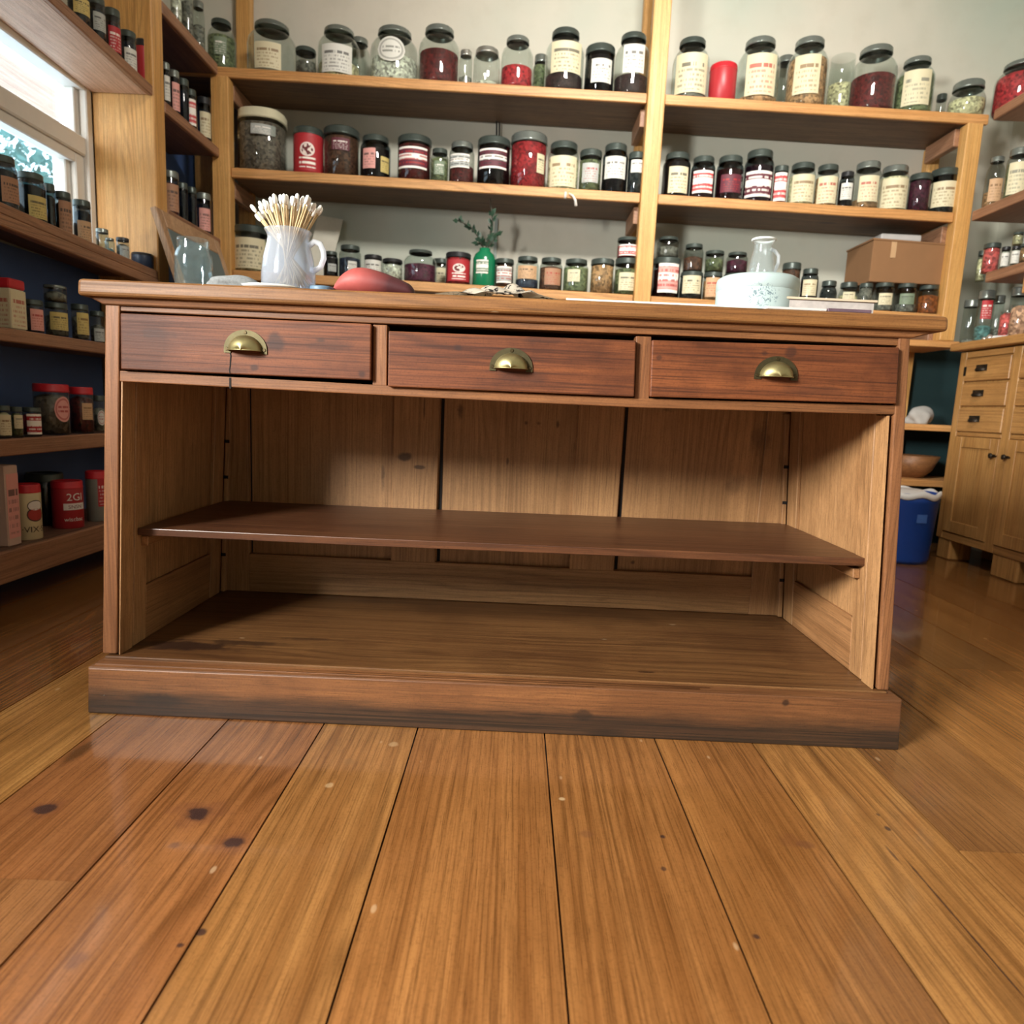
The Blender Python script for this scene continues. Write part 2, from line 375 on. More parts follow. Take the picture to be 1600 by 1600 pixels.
W_board_x = wood('shaded_board_wood_across', srgb(92, 64, 42), srgb(120, 88, 60), srgb(144, 108, 76), 'x', 0.55, blotch=0.6, knots=0.5)  # shelf wood darkened: underside shade is put into its colour
W_board_y = wood('shaded_board_wood_deep', srgb(84, 56, 42), srgb(108, 76, 58), srgb(132, 96, 74), 'y', 0.55, blotch=0.6, knots=0.3)  # same underside shade in the colour, for boards running in depth
W_pale_y = wood('pale_board_wood', srgb(196, 150, 120), srgb(218, 176, 146), srgb(232, 196, 170), 'y', 0.5, blotch=0.5, knots=0.2, ring=0.6)
W_pine_y = wood('pine_shelf_wood_deep', srgb(134, 92, 66), srgb(160, 114, 84), srgb(184, 138, 104), 'y', 0.5, blotch=0.5, knots=0.3)
W_pine_z = wood('pine_post_wood', srgb(196, 138, 70), srgb(214, 160, 90), srgb(230, 182, 116), 'z', 0.48, blotch=0.4, knots=0.35)
W_cab_z = wood('cabinet_wood_upright', srgb(158, 108, 56), srgb(184, 134, 74), srgb(204, 156, 94), 'z', 0.45, blotch=0.5, knots=0.25)
W_cab_y = wood('cabinet_wood_deep', srgb(150, 102, 54), srgb(178, 128, 70), srgb(200, 150, 90), 'y', 0.45, blotch=0.5, knots=0.25)
M_navy = plain('navy_painted_board', srgb(74, 100, 150), 0.7, vary=0.2, scale=6)
M_teal = plain('teal_painted_board', srgb(24, 50, 52), 0.7, vary=0.2, scale=6)
M_brass = plain('aged_brass', srgb(152, 141, 100), 0.45, 0.9, vary=0.4, scale=60)
M_dark = plain('dark_gap', srgb(22, 16, 13), 0.9)
M_plate = plain('shaded_brass_plate', srgb(84, 76, 54), 0.5, 0.85, vary=0.4, scale=60)  # handle brass in a shaded tone, so the domed hood reads brighter
M_screw = plain('tarnished_screw', srgb(78, 66, 44), 0.45, 0.8)

# ------------------------------------------------------------------ room shell
XW, XR, YB, ZC, YF = -1.62, 2.36, 3.64, 3.05, -3.2
def wall_mat():
    g = NT('plaster'); tc = g.n('ShaderNodeTexCoord').outputs['Object']
    a = g.noise(tc, 0.9, 4); b = g.noise(tc, 9, 5); d = g.noise(tc, 60, 3)
    c = g.mix(g.rng(a, 0.35, 0.65), srgb(176, 182, 168), srgb(200, 192, 177))
    c = g.mix(g.math('MULTIPLY', g.rng(b, 0.5, 0.75), 0.2), c, srgb(168, 160, 142))
    g.bsdf(c, 0.8, bump=g.math('ADD', b, g.math('MULTIPLY', d, 0.3)), bstr=0.15, bdist=0.004)
    return g.m
M_wall = wall_mat()
M_ceil = plain('ceiling_paint', srgb(214, 210, 200), 0.9, vary=0.05, scale=3)
obj('wall_back', MB().box(XW - 0.1, XR + 0.1, YB, YB + 0.1, 0, ZC), M_wall, kind='structure')
obj('wall_right', MB().box(XR, XR + 0.1, YF, YB, 0, ZC), M_wall, kind='structure')
W1 = (1.30, 2.72, 1.06, 1.70); W2 = (-1.5, 0.15, 0.95, 2.15)
mb = MB()
for y0, y1, z0, z1 in ((YF, W2[0], 0, ZC), (W2[0], W2[1], 0, W2[2]), (W2[0], W2[1], W2[3], ZC), (W2[1], W1[0], 0, ZC), (W1[0], W1[1], 0, W1[2]), (W1[0], W1[1], W1[3], ZC), (W1[1], YB, 0, ZC)):
    mb.box(XW - 0.1, XW, y0, y1, z0, z1)
obj('wall_left', mb, M_wall, kind='structure')
obj('wall_front', MB().box(XW - 0.1, XR + 0.1, YF - 0.1, YF, 0, ZC), M_wall, kind='structure')
obj('ceiling', MB().box(XW - 0.1, XR + 0.1, YF, YB + 0.1, ZC, ZC + 0.05), M_ceil, kind='structure')

# floor boards
edges = [-1.9, -1.66, -1.40, -1.16, -0.945, -0.732, -0.520, -0.338, -0.160, 0.081, 0.290, 0.477, 0.675, 0.90, 1.11, 1.33, 1.56, 1.78, 2.0, 2.22, 2.45]
tints = [(0.85, 0.75, 0.7), (0.95, 0.85, 0.8), (0.8, 0.7, 0.66), (0.95, 0.85, 0.78), (1.1, 1.03, 0.86), (0.80, 0.62, 0.60), (0.80, 0.62, 0.58), (1.12, 1.03, 0.90), (0.90, 0.76, 0.66), (0.88, 0.73, 0.62),
         (0.88, 0.73, 0.60), (1.08, 0.98, 0.82), (0.74, 0.66, 0.64), (0.9, 0.78, 0.66), (0.8, 0.7, 0.64), (0.95, 0.82, 0.7), (0.8, 0.68, 0.6), (0.9, 0.8, 0.7), (0.85, 0.75, 0.7), (0.9, 0.8, 0.7)]
joints = {5: [(0.782, (0.74, 0.62, 0.62))], 12: [(0.93, (1.0, 0.90, 0.78))], 3: [(1.9, (0.85, 0.72, 0.66))], 8: [(-0.2, (1, 0.9, 0.8)), (2.4, (0.9, 0.75, 0.65))], 14: [(1.7, (1.0, 0.85, 0.7))], 7: [(2.1, (0.9, 0.8, 0.7))]}
mb = MB(); tl = mb.bm.faces.layers.float_color.new('tint'); pl = mb.bm.faces.layers.float.new('poff')
rf = random.Random(3)
for i in range(len(edges) - 1):
    ys = [YF] + [j[0] for j in joints.get(i, [])] + [YB]
    cols = [j[1] for j in joints.get(i, [])] + [tints[i]]
    for k in range(len(ys) - 1):
        n0 = set(mb.bm.faces)
        mb.box(edges[i] + 0.0014, edges[i + 1] - 0.0014, ys[k] + 0.0005, ys[k + 1] - 0.0005, -0.02, 0)
        po = rf.uniform(0, 9)
        for f in set(mb.bm.faces) - n0: f[tl] = (cols[k][0], cols[k][1] * 1.05, cols[k][2] * 0.98, 1); f[pl] = po
n0 = set(mb.bm.faces); mb.box(edges[0], edges[-1], YF, YB, -0.03, -0.005)
for f in set(mb.bm.faces) - n0: f[tl] = (0.12, 0.1, 0.1, 1); f[pl] = 0
def fm(x, y, rx, ry, c, s): p = PZ(x, y, 0); return ((p.x, p.y, 0), (rx, ry, 5), c, s)
DKN, LTN = srgb(48, 34, 34), srgb(225, 195, 150)
marks = [fm(311, 1271, 0.045, 0.04, srgb(104, 62, 42), 0.4), fm(365, 1316, 0.03, 0.03, srgb(104, 62, 42), 0.35), fm(70, 1264, 0.035, 0.028, srgb(104, 62, 42), 0.35), fm(311, 1271, 0.020, 0.018, DKN, 0.9), fm(365, 1316, 0.014, 0.014, DKN, 0.85), fm(70, 1264, 0.018, 0.014, DKN, 0.85), fm(272, 1321, 0.010, 0.009, srgb(90, 62, 50), 0.6),
         fm(122, 1500, 0.012, 0.016, srgb(90, 60, 48), 0.5), fm(1035, 1307, 0.006, 0.006, DKN, 0.8), fm(1388, 1295, 0.006, 0.007, DKN, 0.85),
         fm(1372, 1273, 0.004, 0.006, DKN, 0.7), fm(1395, 1335, 0.003, 0.02, DKN, 0.7), fm(878, 1248, 0.006, 0.005, LTN, 0.5), fm(1037, 1358, 0.004, 0.005, DKN, 0.7), fm(315, 1456, 0.006, 0.006, DKN, 0.85),
         fm(282, 1477, 0.005, 0.004, DKN, 0.8), fm(1183, 1464, 0.005, 0.005, DKN, 0.8), fm(1230, 1312, 0.02, 0.02, srgb(110, 66, 40), 0.35), fm(1490, 1430, 0.0022, 0.12, srgb(60, 38, 26), 0.8), fm(1550, 1500, 0.0018, 0.06, srgb(60, 38, 26), 0.7),
         fm(915, 1302, 0.014, 0.012, srgb(110, 70, 45), 0.5), fm(1260, 1320, 0.014, 0.01, srgb(100, 62, 42), 0.5), fm(545, 1190, 0.012, 0.012, srgb(120, 86, 50), 0.5), fm(515, 1227, 0.006, 0.007, LTN, 0.3), fm(615, 1163, 0.008, 0.01, LTN, 0.25),
         ]
W_floor = wood('floor_boards', srgb(122, 80, 44), srgb(158, 110, 66), srgb(180, 132, 84), 'y', 0.17, blotch=0.5, knots=0.12, marks=marks, coat=0.5, bstr=0.14, tint=True, flecks=0.06, ring=1.1)
obj('floor', mb, W_floor, kind='structure')

# windows in the left wall
M_wht = plain('window_frame_paint', srgb(226, 222, 216), 0.5, vary=0.05)
M_pane = glass('window_pane_glass', (0.95, 0.98, 1.0, 1))
def window(name, y0, y1, z0, z1, meet):
    t = bpy.data.objects.new(name, None); COL.objects.link(t); t.location = (XW, y0, z0); ORG[t] = Vector((XW, y0, z0)); t['kind'] = 'structure'
    fr = MB(); a, b = XW - 0.09, XW + 0.012
    fr.box(a, b, y0 - 0.0, y0 + 0.05, z0, z1, 0.004); fr.box(a, b, y1 - 0.035, y1 + 0.0, z0, z1, 0.004)
    fr.box(a, b, y0 + 0.05, y1 - 0.035, z0, z0 + 0.045, 0.004); fr.box(a, b, y0 + 0.05, y1 - 0.035, z1 - 0.03, z1, 0.004)
    obj('window_frame', fr, M_wht, t)
    s = MB(); a, b = XW - 0.06, XW - 0.005
    s.box(a, b + 0.01, y0 + 0.05, y1 - 0.035, meet - 0.03, meet + 0.035, 0.005)
    for q in (y0 + 0.05, y1 - 0.085): s.box(a, b, q, q + 0.05, z0 + 0.045, meet - 0.03, 0.004)
    s.box(a - 0.012, b - 0.02, y1 - 0.115, y1 - 0.085, z0 + 0.045, meet - 0.03, 0.004)
    s.box(a, b, y0 + 0.1, y1 - 0.085, z0 + 0.045, z0 + 0.1, 0.004); s.box(a, b, y0 + 0.1, y1 - 0.085, meet - 0.065, meet - 0.03, 0.004)
    s.box(a, b - 0.01, y1 - 0.065, y1 - 0.035, meet + 0.035, z1 - 0.03, 0.003)
    obj('sash', s, M_wht, t)
    obj('glass_pane', MB().box(XW - 0.05, XW - 0.046, y0 + 0.05, y1 - 0.035, z0 + 0.045, z1 - 0.03), M_pane, t)
window('window_1', *W1, 1.475)
window('window_2', *W2, 1.95)

M_soff = wood('porch_wood', srgb(176, 136, 116), srgb(206, 168, 148), srgb(226, 194, 176), 'y', 0.6, knots=0.2)
so = MB()
for i in range(9): so.box(-3.2 + i * 0.16, -3.2 + i * 0.16 + 0.157, -0.5, 6.0, 2.32 - i * 0.022, 2.35 - i * 0.022)
tag(obj('porch_roof', so, M_soff), 'pale boarded porch roof seen through the upper window pane', 'roof')
tr = thing('tree', 'blue-green leafy tree outside beyond the left window', 'tree', (-4.6, 7.4, 0))
tm = MB(); tm.tube([(-4.6, 7.4, 0), (-4.62, 7.4, 1.2), (-4.55, 7.45, 2.4)], [.10, .08, .05], 8); obj('trunk', tm, plain('bark', srgb(80, 70, 60), .9), tr)
rt_ = random.Random(9); tl_ = MB()
for i in range(1500):
    d = Vector((rt_.gauss(0, 1), rt_.gauss(0, 1), rt_.gauss(0, 1))).normalized() * (rt_.random() ** .4)
    p = Vector((-4.6 + d.x * .75, 7.4 + d.y * .95, 2.55 + d.z * .8)); u = Vector((rt_.uniform(-1, 1), rt_.uniform(-1, 1), rt_.uniform(-1, 1))).normalized() * .055; w_ = u.cross(Vector((rt_.uniform(-1, 1), rt_.uniform(-1, 1), rt_.uniform(-1, 1)))).normalized() * .03
    tl_.bm.faces.new([tl_.bm.verts.new(q) for q in (p - u, p + w_, p + u, p - w_)])
obj('foliage', tl_, plain('tree_leaf', srgb(70, 120, 116), .6, vary=.3, scale=4), tr)

# ------------------------------------------------------------------ THE COUNTER
YFR = 1.27
ct = thing('shop_counter', 'long brown wooden shop counter with three drawers above an open shelved front', 'counter', (-0.02, 1.5, 0))
def cx(z): return -0.0167 - (z - 0.107) / 0.648 * 0.0058
def hw(z): return 0.756 - (z - 0.107) / 0.648 * 0.037
def pq(pts, y): return [PY(px, py, y) for px, py in pts]
# top slab
L0, R0, L1, R1 = PY(120, 434, 1.25), PY(1484, 494, 1.25), PY(119, 461, 1.25), PY(1483, 518, 1.25)
yb = 1.87
bk = lambda p: Vector((p.x, yb, p.z))
obj('countertop', MB().hexa([L1, R1, bk(R1), bk(L1), L0, R0, bk(R0), bk(L0)], 0.007, 3), W_top, ct)
ZT = (L0.z + R0.z) / 2
ztop = lambda x: L0.z + (x - L0.x) / (R0.x - L0.x) * (R0.z - L0.z)
m0, m1 = Vector((L1.x + 0.012, 1.263, L1.z)), Vector((R1.x - 0.012, 1.263, R1.z))
k0, k1 = Vector((cx(.75) - hw(.75) - 0.002, 1.266, L1.z - 0.012)), Vector((cx(.75) + hw(.75) + 0.002, 1.266, R1.z - 0.012))
e = Vector((0, 0, 0.001))
obj('top_moulding', MB().hexa([k0, k1, Vector((k1.x, 1.80, k1.z)), Vector((k0.x, 1.80, k0.z)), m0 + e, m1 + e, Vector((m1.x, 1.85, m1.z)) + e, Vector((m0.x, 1.85, m0.z)) + e], 0.002), W_frame_x, ct)
# face frame
for nm, q in (('stile', [(164, 470), (187, 471), (182.5, 1022), (160, 1021)]), ('stile', [(1405, 524), (1423, 525), (1389, 1079), (1371.5, 1078)])):
    p = pq(q, YFR); obj(nm, MB().cols([p[0], p[1]], [p[3], p[2]], 0.046, 0.0025), W_frame_z, ct)
for s in (-1, 1):
    i0 = lambda z: cx(z) + s * (hw(z) - 0.0272); i1 = lambda z: cx(z) + s * (hw(z) - 0.0295)
    obj('lit_reveal_strip', MB().hexa([(i0(.104), 1.2735, .104), (i1(.104), 1.2735, .104), (i1(.104), 1.316, .104), (i0(.104), 1.316, .104), (i0(.626), 1.2735, .626), (i1(.626), 1.2735, .626), (i1(.626), 1.316, .626), (i0(.626), 1.316, .626)]), W_in_z, ct)  # added strip of paler wood makes the stile's inner reveal look lit
obj('top_rail', MB().cols(pq([(187, 468), (583, 488), (1050, 508), (1405, 521)], 1.273), pq([(187, 486), (583, 505), (1050, 524), (1405, 540)], 1.273), 0.03, 0.0015), W_frame_x, ct)
obj('drawer_rail', MB().cols(pq([(186.5, 579), (583, 601), (800, 613), (1000, 622), (1404, 633)], 1.271), pq([(186.5, 596), (583, 617), (800, 628), (1000, 637), (1404, 648)], 1.271), 0.035, 0.002), W_frame_x, ct)
for q in ([(583, 507), (605, 508), (604, 603), (582, 602)], [(994, 525), (1018, 526), (1014, 624), (991.5, 623)]):
    p = pq(q, 1.2715); obj('drawer_divider', MB().cols([p[0], p[1]], [p[3], p[2]], 0.03, 0.0015), W_frame_z, ct)
# split in the drawer rail
p = pq([(358, 590), (361, 590), (361, 607), (358, 607)], 1.2703); obj('split', MB().cols([p[0], p[1]], [p[3], p[2]], 0.004), M_dark, ct)
# drawers
def cup(parent, px, py):
    c = PY(px, py, 1.2605); a, b, dp = 0.0385, 0.035, 0.024
    m = MB(); bm = m.bm
    # back plate: half ellipse with thickness, feet at both ends
    n = 28; outer = []
    for i in range(n + 1):
        t = PI * i / n; outer.append((a * math.cos(t), b * math.sin(t)))
    prof = [(a, -0.006)] + outer + [(-a, -0.006), (-a + 0.012, -0.006)] + [(-0.027 * math.cos(PI * i / 14), 0.0 + 0.004 * math.sin(PI * i / 14)) for i in range(15)] + [(a - 0.012, -0.006)]
    f0 = [bm.verts.new((c.x + x, c.y, c.z + z)) for x, z in prof]; f1 = [bm.verts.new((c.x + x, c.y - 0.0022, c.z + z)) for x, z in prof]
    bm.faces.new(f1); k = len(prof)
    for i in range(k): bm.faces.new((f0[i], f0[(i + 1) % k], f1[(i + 1) % k], f1[i]))
    for f_ in bm.faces: f_.material_index = 2
    # domed hood, open underneath
    A, Bz = 0.030, 0.027; rows = []
    for j in range(9):
        ph = PI / 2 * j / 8
        rows.append([bm.verts.new((c.x + A * math.cos(PI * i / n) * (math.cos(ph) if j < 8 else 0.0), c.y - 0.002 - dp * math.sin(ph) * (0.85 + 0.15 * math.sin(PI * i / n)) * (1 if j else 0), c.z - 0.001 + Bz * math.sin(PI * i / n) * (math.cos(ph) if j < 8 else 0.0))) for i in range(n + 1)])
    for u, v in zip(rows, rows[1:]):
        for i in range(n):
            try: f = bm.faces.new((u[i], u[i + 1], v[i + 1], v[i])); f.smooth = True
            except ValueError: pass
    # rolled lip along the open edge
    m.tube([(c.x + A * math.cos(PI - PI * i / 20) * 1.0, c.y - 0.002 - dp * 0.86 * math.sin(PI * i / 20), c.z - 0.001) for i in range(21)], 0.0013, 6)
    m.mi = 1
    for dx, dz in ((0, 0.0305), (-0.0335, 0.001), (0.0335, 0.001)):
        q = Vector((c.x + dx, c.y - 0.0022, c.z + dz))
        s0 = [bm.verts.new((q.x + 0.0028 * math.cos(2 * PI * i / 12), q.y - 0.0014, q.z + 0.0028 * math.sin(2 * PI * i / 12))) for i in range(12)]
        s1 = [bm.verts.new((q.x + 0.0034 * math.cos(2 * PI * i / 12), q.y, q.z + 0.0034 * math.sin(2 * PI * i / 12))) for i in range(12)]
        m.faces([bm.faces.new(s0)] + [bm.faces.new((s0[i], s1[i], s1[(i + 1) % 12], s0[(i + 1) % 12])) for i in range(12)])
    bmesh.ops.recalc_face_normals(bm, faces=bm.faces)
    return obj('cup_handle', m, [M_brass, M_screw, M_plate], parent, label='brass cup handle held by three screws')
for i, q in enumerate(([(187.5, 489), (580, 506), (579, 594), (188.5, 577)], [(607, 517), (994, 532), (991, 620), (606, 604)], [(1019, 531), (1406, 543), (1401, 631), (1015.5, 620)])):
    p = pq(q, 1.2605)
    d = obj('drawer', MB().cols([p[0], p[1]], [p[3], p[2]], 0.022, 0.0022), W_drawer, ct)
    cup(d, *((384, 547), (798.5, 575), (1212, 588))[i])
    inner = [Vector((p[0].x + 0.012, 1.285, 0.655)), Vector((p[1].x - 0.012, 1.285, 0.655))]
    obj('drawer_box', MB().box(inner[0].x, inner[1].x, 1.2825, 1.70, 0.652, 0.722), W_in_x, d)
    if i == 0:
        zs = [PY(359, y, 1.2602) for y in (549, 556, 563, 571, 578, 584)]
        m = MB(); wv = [0.0013, 0.0011, 0.0012, 0.0009, 0.0008, 0.0006]; dxs = [0, 0.002, 0.0012, 0.0008, -0.0006, 0.0004]
        m.cols([Vector((q_.x + dx - w, 1.2598, q_.z)) for q_, w, dx in zip(zs, wv, dxs)], [Vector((q_.x + dx + w, 1.2598, q_.z)) for q_, w, dx in zip(zs, wv, dxs)], 0.002)
        obj('crack', m, M_dark, d, label='dark crack running down below the handle')
# carcass sides: panelled on the inside
def quadx(xa, xb, y0, y1, z0, z1, b=0.0015):
    """board between two x functions of z"""
    return MB().hexa([(xa(z0), y0, z0), (xb(z0), y0, z0), (xb(z0), y1, z0), (xa(z0), y1, z0), (xa(z1), y0, z1), (xb(z1), y0, z1), (xb(z1), y1, z1), (xa(z1), y1, z1)], b)
for s in (-1, 1):
    out = lambda z: cx(z) + s * (hw(z) - 0.001); inn = lambda z: cx(z) + s * (hw(z) - 0.0285); rec = lambda z: cx(z) + s * (hw(z) - 0.0195)
    sd = obj('side_panel', quadx(out, rec, 1.317, 1.79, 0.095, 0.762), W_in_z, ct)
    obj('panel_stile', quadx(rec, inn, 1.322, 1.368, 0.104, 0.70), W_in_z, sd)
    obj('panel_stile', quadx(rec, inn, 1.672, 1.728, 0.104, 0.70), W_in_z, sd)
    obj('panel_rail', quadx(rec, lambda z: inn(z) - s * -0.001, 1.370, 1.671, 0.104, 0.218), W_in_y, sd)
    c0 = lambda z: inn(z) - s * 0.011
    bt = obj('shelf_batten', quadx(inn, c0, 1.731, 1.747, 0.106, 0.625), W_in_z, ct)
    for z in (0.20, 0.29, 0.40, 0.49):
        obj('notch', MB().box(min(c0(z), inn(z)) - 0.0005, max(c0(z), inn(z)) + 0.0005, 1.7300, 1.7315, z, z + 0.008), M_dark, bt)
    obj('shelf_cleat', quadx(lambda z: inn(z), lambda z: inn(z) - s * 0.014, 1.345, 1.715, 0.305, 0.3245), W_in_y, ct)
# back: framed panels
zt = 0.70
bp = obj('back_panel', MB().box(cx(.3) - hw(.7) + 0.0, cx(.3) + hw(.7) - 0.0, 1.762, 1.785, 0.1, 0.76), W_in_z, ct)
for x0, x1 in ((-0.752, -0.676), (-0.308, -0.193), (0.155, 0.270), (0.629, 0.727)):
    obj('back_stile', MB().box(x0, x1, 1.750, 1.763, 0.104, zt, 0.0015), W_in_z, bp)
obj('back_rail', MB().box(-0.676, 0.629, 1.7495, 1.763, 0.1045, 0.205, 0.0015), W_in_x, bp)
for x in (-0.673, -0.190, 0.273):
    obj('groove', MB().box(x, x + (0.003 if x < -0.5 else 0.008), 1.7605, 1.7625, 0.206, zt), M_dark, bp)
obj('dust_board', MB().box(cx(.63) - hw(.63) + 0.02, cx(.63) + hw(.63) - 0.02, 1.306, 1.76, 0.632, 0.640), W_in_x, ct)
# mid shelf
p = pq([(215, 825), (560, 840.5), (1354, 872.5)], 1.33); q = pq([(215, 836), (560, 852.5), (1354, 885)], 1.33)
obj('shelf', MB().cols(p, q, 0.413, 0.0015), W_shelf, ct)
# bottom board and plinth
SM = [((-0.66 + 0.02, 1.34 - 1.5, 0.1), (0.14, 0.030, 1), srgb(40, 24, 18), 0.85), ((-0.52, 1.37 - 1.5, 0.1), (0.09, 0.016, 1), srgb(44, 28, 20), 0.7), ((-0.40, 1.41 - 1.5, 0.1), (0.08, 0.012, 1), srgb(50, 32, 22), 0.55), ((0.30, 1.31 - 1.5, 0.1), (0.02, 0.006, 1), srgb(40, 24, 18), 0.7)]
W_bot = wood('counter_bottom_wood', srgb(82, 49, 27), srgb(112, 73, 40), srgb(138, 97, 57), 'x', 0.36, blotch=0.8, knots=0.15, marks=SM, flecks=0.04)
z0 = 0.1035
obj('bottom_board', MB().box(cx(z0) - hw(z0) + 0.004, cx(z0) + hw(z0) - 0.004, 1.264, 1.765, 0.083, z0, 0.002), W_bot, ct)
pf = pq([(137, 1043), (1410, 1094)], 1.235); zf = (pf[0].z + pf[1].z) / 2; pb = pq([(137, 1115), (1405, 1168)], 1.235)
pm = [((PY(x, y, 1.235).x + 0.02, 1.235 - 1.5, PY(x, y, 1.235).z), (rx, 1, rz), c, s) for x, y, rx, rz, c, s in
      ((250, 1095, 0.05, 0.012, srgb(60, 44, 34), 0.7), (910, 1118, 0.02, 0.012, srgb(38, 30, 26), 0.7), (1228, 1098, 0.008, 0.007, srgb(40, 26, 20), 0.8), (627, 1057, 0.006, 0.005, srgb(40, 26, 20), 0.8))]
W_pl = wood('plinth_wood', srgb(92, 56, 34), srgb(124, 78, 46), srgb(150, 100, 60), 'x', 0.42, blotch=0.8, knots=0.3, marks=pm, flecks=0.06, scuff=(0.064, 0.026, srgb(38, 31, 25)))
pl_ = obj('plinth', MB().hexa([(pb[0].x, 1.235, 0), (pb[1].x, 1.235, 0), (pb[1].x, 1.83, 0), (pb[0].x, 1.83, 0), (pf[0].x, 1.235, pf[0].z), (pf[1].x, 1.235, pf[1].z), (pf[1].x, 1.83, pf[1].z), (pf[0].x, 1.83, pf[0].z)], 0.003, 2), W_pl, ct)
mo = MB()
steps = [(0.0, 0.0), (0.002, 0.005), (0.008, 0.009), (0.010, 0.014), (0.018, 0.0175), (0.026, 0.0195)]
zA, zB = pf[0].z - 0.0005, pf[1].z - 0.0005
for (i0, h0), (i1, h1) in zip(steps, steps[1:]):
    s0 = (0.0985 - zA) / 0.0195; s1 = (0.0985 - zB) / 0.0195
    mo.hexa([(pf[0].x + i0, 1.235 + i0, zA + h0 * s0), (pf[1].x - i0, 1.235 + i0, zB + h0 * s1), (pf[1].x - i0, 1.83 - i0, zB + h0 * s1), (pf[0].x + i0, 1.83 - i0, zA + h0 * s0),
             (pf[0].x + i1, 1.235 + i1, zA + h1 * s0), (pf[1].x - i1, 1.235 + i1, zB + h1 * s1), (pf[1].x - i1, 1.83 - i1, zB + h1 * s1), (pf[0].x + i1, 1.83 - i1, zA + h1 * s0)])
obj('plinth_moulding', mo, W_frame_x, pl_)

# ------------------------------------------------------------------ SHELVING
SB = {'B1': lambda x, y=0: 2.017 - 0.0151 * x, 'B2': lambda x, y=0: 1.6000 - 0.0156 * x, 'B3': lambda x, y=0: 1.156 - 0.0165 * x}
bu = thing('wall_shelf_unit', 'tall pine shelf unit along the back wall, full of jars', 'shelf', (0, 3.45, 0))
YS = 3.30
for nm in ('B1', 'B2', 'B3'):
    z = SB[nm]
    for x0, x1 in ((-1.335 if nm != 'B1' else XW + 0.014, 0.512), (0.592, 1.932 if nm != 'B1' else 2.03)):
        def brd(y0, y1, th, e=0.0): return MB().hexa([(x0, y0, z(x0) - th), (x1, y0, z(x1) - th), (x1, y1, z(x1) - th), (x0, y1, z(x0) - th), (x0, y0, z(x0) - e), (x1, y0, z(x1) - e), (x1, y1, z(x1) - e), (x0, y1, z(x0) - e)], 0.003)
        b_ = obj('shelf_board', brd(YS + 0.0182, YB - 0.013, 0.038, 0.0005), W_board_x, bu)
        obj('lit_edge_strip', brd(YS, YS + 0.018, 0.042), W_pine_x, b_)  # strip added in lighter pine so the front edge looks lit
zr = SB['B1'](2.0) - 0.043
for x0, x1, z0_, h in ((-1.415, -1.337, 0, SB['B1'](-1.37) - 0.044), (0.514, 0.590, 0, 2.75), (1.934, 2.002, 1.005, zr)):
    obj('front_post', MB().box(x0, x1, 3.285, 3.345, z0_, h, 0.003), W_pine_z, bu)
    obj('rear_post', MB().box(x0, x1 - 0.01, YB - 0.062, YB - 0.012, 0, zr if x0 > 1 else 2.75, 0.003), W_pine_z, bu)
    for nm in ('B1', 'B2', 'B3'):
        zz = SB[nm](x0) - 0.048
        if x0 < 0: xa, xb = x1 - 0.028, x1 + 0.002
        elif x0 < 1: xa, xb = x0 - 0.02, x0 + 0.012
        else: xa, xb = x0 - 0.02, x0 + 0.012
        obj('bracket_rail', MB().box(xa, xb, 3.346, YB - 0.063, zz - 0.075, zz, 0.003), W_pine_y, bu)
for z in (0.62, 0.355):
    obj('shelf_board', MB().box(0.592, 2.28, 3.31, YB - 0.012, z - 0.03, z, 0.002), W_pine_x, bu)
    obj('shelf_board', MB().box(-1.335, 0.512, 3.31, YB - 0.012, z - 0.03, z, 0.002), W_pine_x, bu)
obj('back_board', MB().box(0.60, 2.33, YB - 0.0115, YB - 0.002, 0.0, 1.0), M_teal, bu)

# left wall shelving under and over the window
XL = -1.38
zw = lambda x, y: 1.0835 - 0.031 * (y - 1.9)
zup = lambda x, y: 1.728 - 0.03 * (y - 2.1)
lu = thing('window_shelf_unit', 'pine shelf unit along the left wall around the window', 'shelf', (-1.5, 2.0, 0))
def lboard(z, y0, y1, th, mat, x1=XL, nm='shelf_board', parent=None):
    zz = z if callable(z) else (lambda x, y: z)
    x0 = XW + 0.014
    def brd(xa, xb, dz=0.0): return MB().hexa([(xa, y0, zz(0, y0) - th + dz), (xb, y0, zz(0, y0) - th + dz), (xb, y1, zz(0, y1) - th + dz), (xa, y1, zz(0, y1) - th + dz), (xa, y0, zz(0, y0)), (xb, y0, zz(0, y0)), (xb, y1, zz(0, y1)), (xa, y1, zz(0, y1))], 0.003)
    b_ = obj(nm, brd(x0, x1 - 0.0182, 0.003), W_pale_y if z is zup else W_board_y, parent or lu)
    obj('lit_edge_strip', brd(x1 - 0.018, x1), W_pine_y, b_)  # added lighter strip: lit front edge against the darkened board
lboard(zw, 1.25, 2.715, 0.03, W_pine_y)
obj('edge_strip', MB().hexa([(XL - 0.03, 1.25, zw(0, 1.25) - 0.062), (XL + 0.004, 1.25, zw(0, 1.25) - 0.062), (XL + 0.004, 2.715, zw(0, 2.715) - 0.062), (XL - 0.03, 2.715, zw(0, 2.715) - 0.062),
    (XL - 0.03, 1.25, zw(0, 1.25) - 0.0305), (XL + 0.004, 1.25, zw(0, 1.25) - 0.0305), (XL + 0.004, 2.715, zw(0, 2.715) - 0.0305), (XL - 0.03, 2.715, zw(0, 2.715) - 0.0305)], 0.003), W_pine_y, lu)
lboard(zup, 1.25, 2.715, 0.035, W_pine_y)
LZ = {'s2': 0.760, 's3': 0.462, 's4': 0.161}
lboard(LZ['s2'], 1.25, 2.715, 0.036, W_pine_y); lboard(LZ['s3'], 1.25, 2.715, 0.046, W_pine_y); lboard(LZ['s4'], 1.25, 2.715, 0.085, W_pine_y, XL + 0.02)
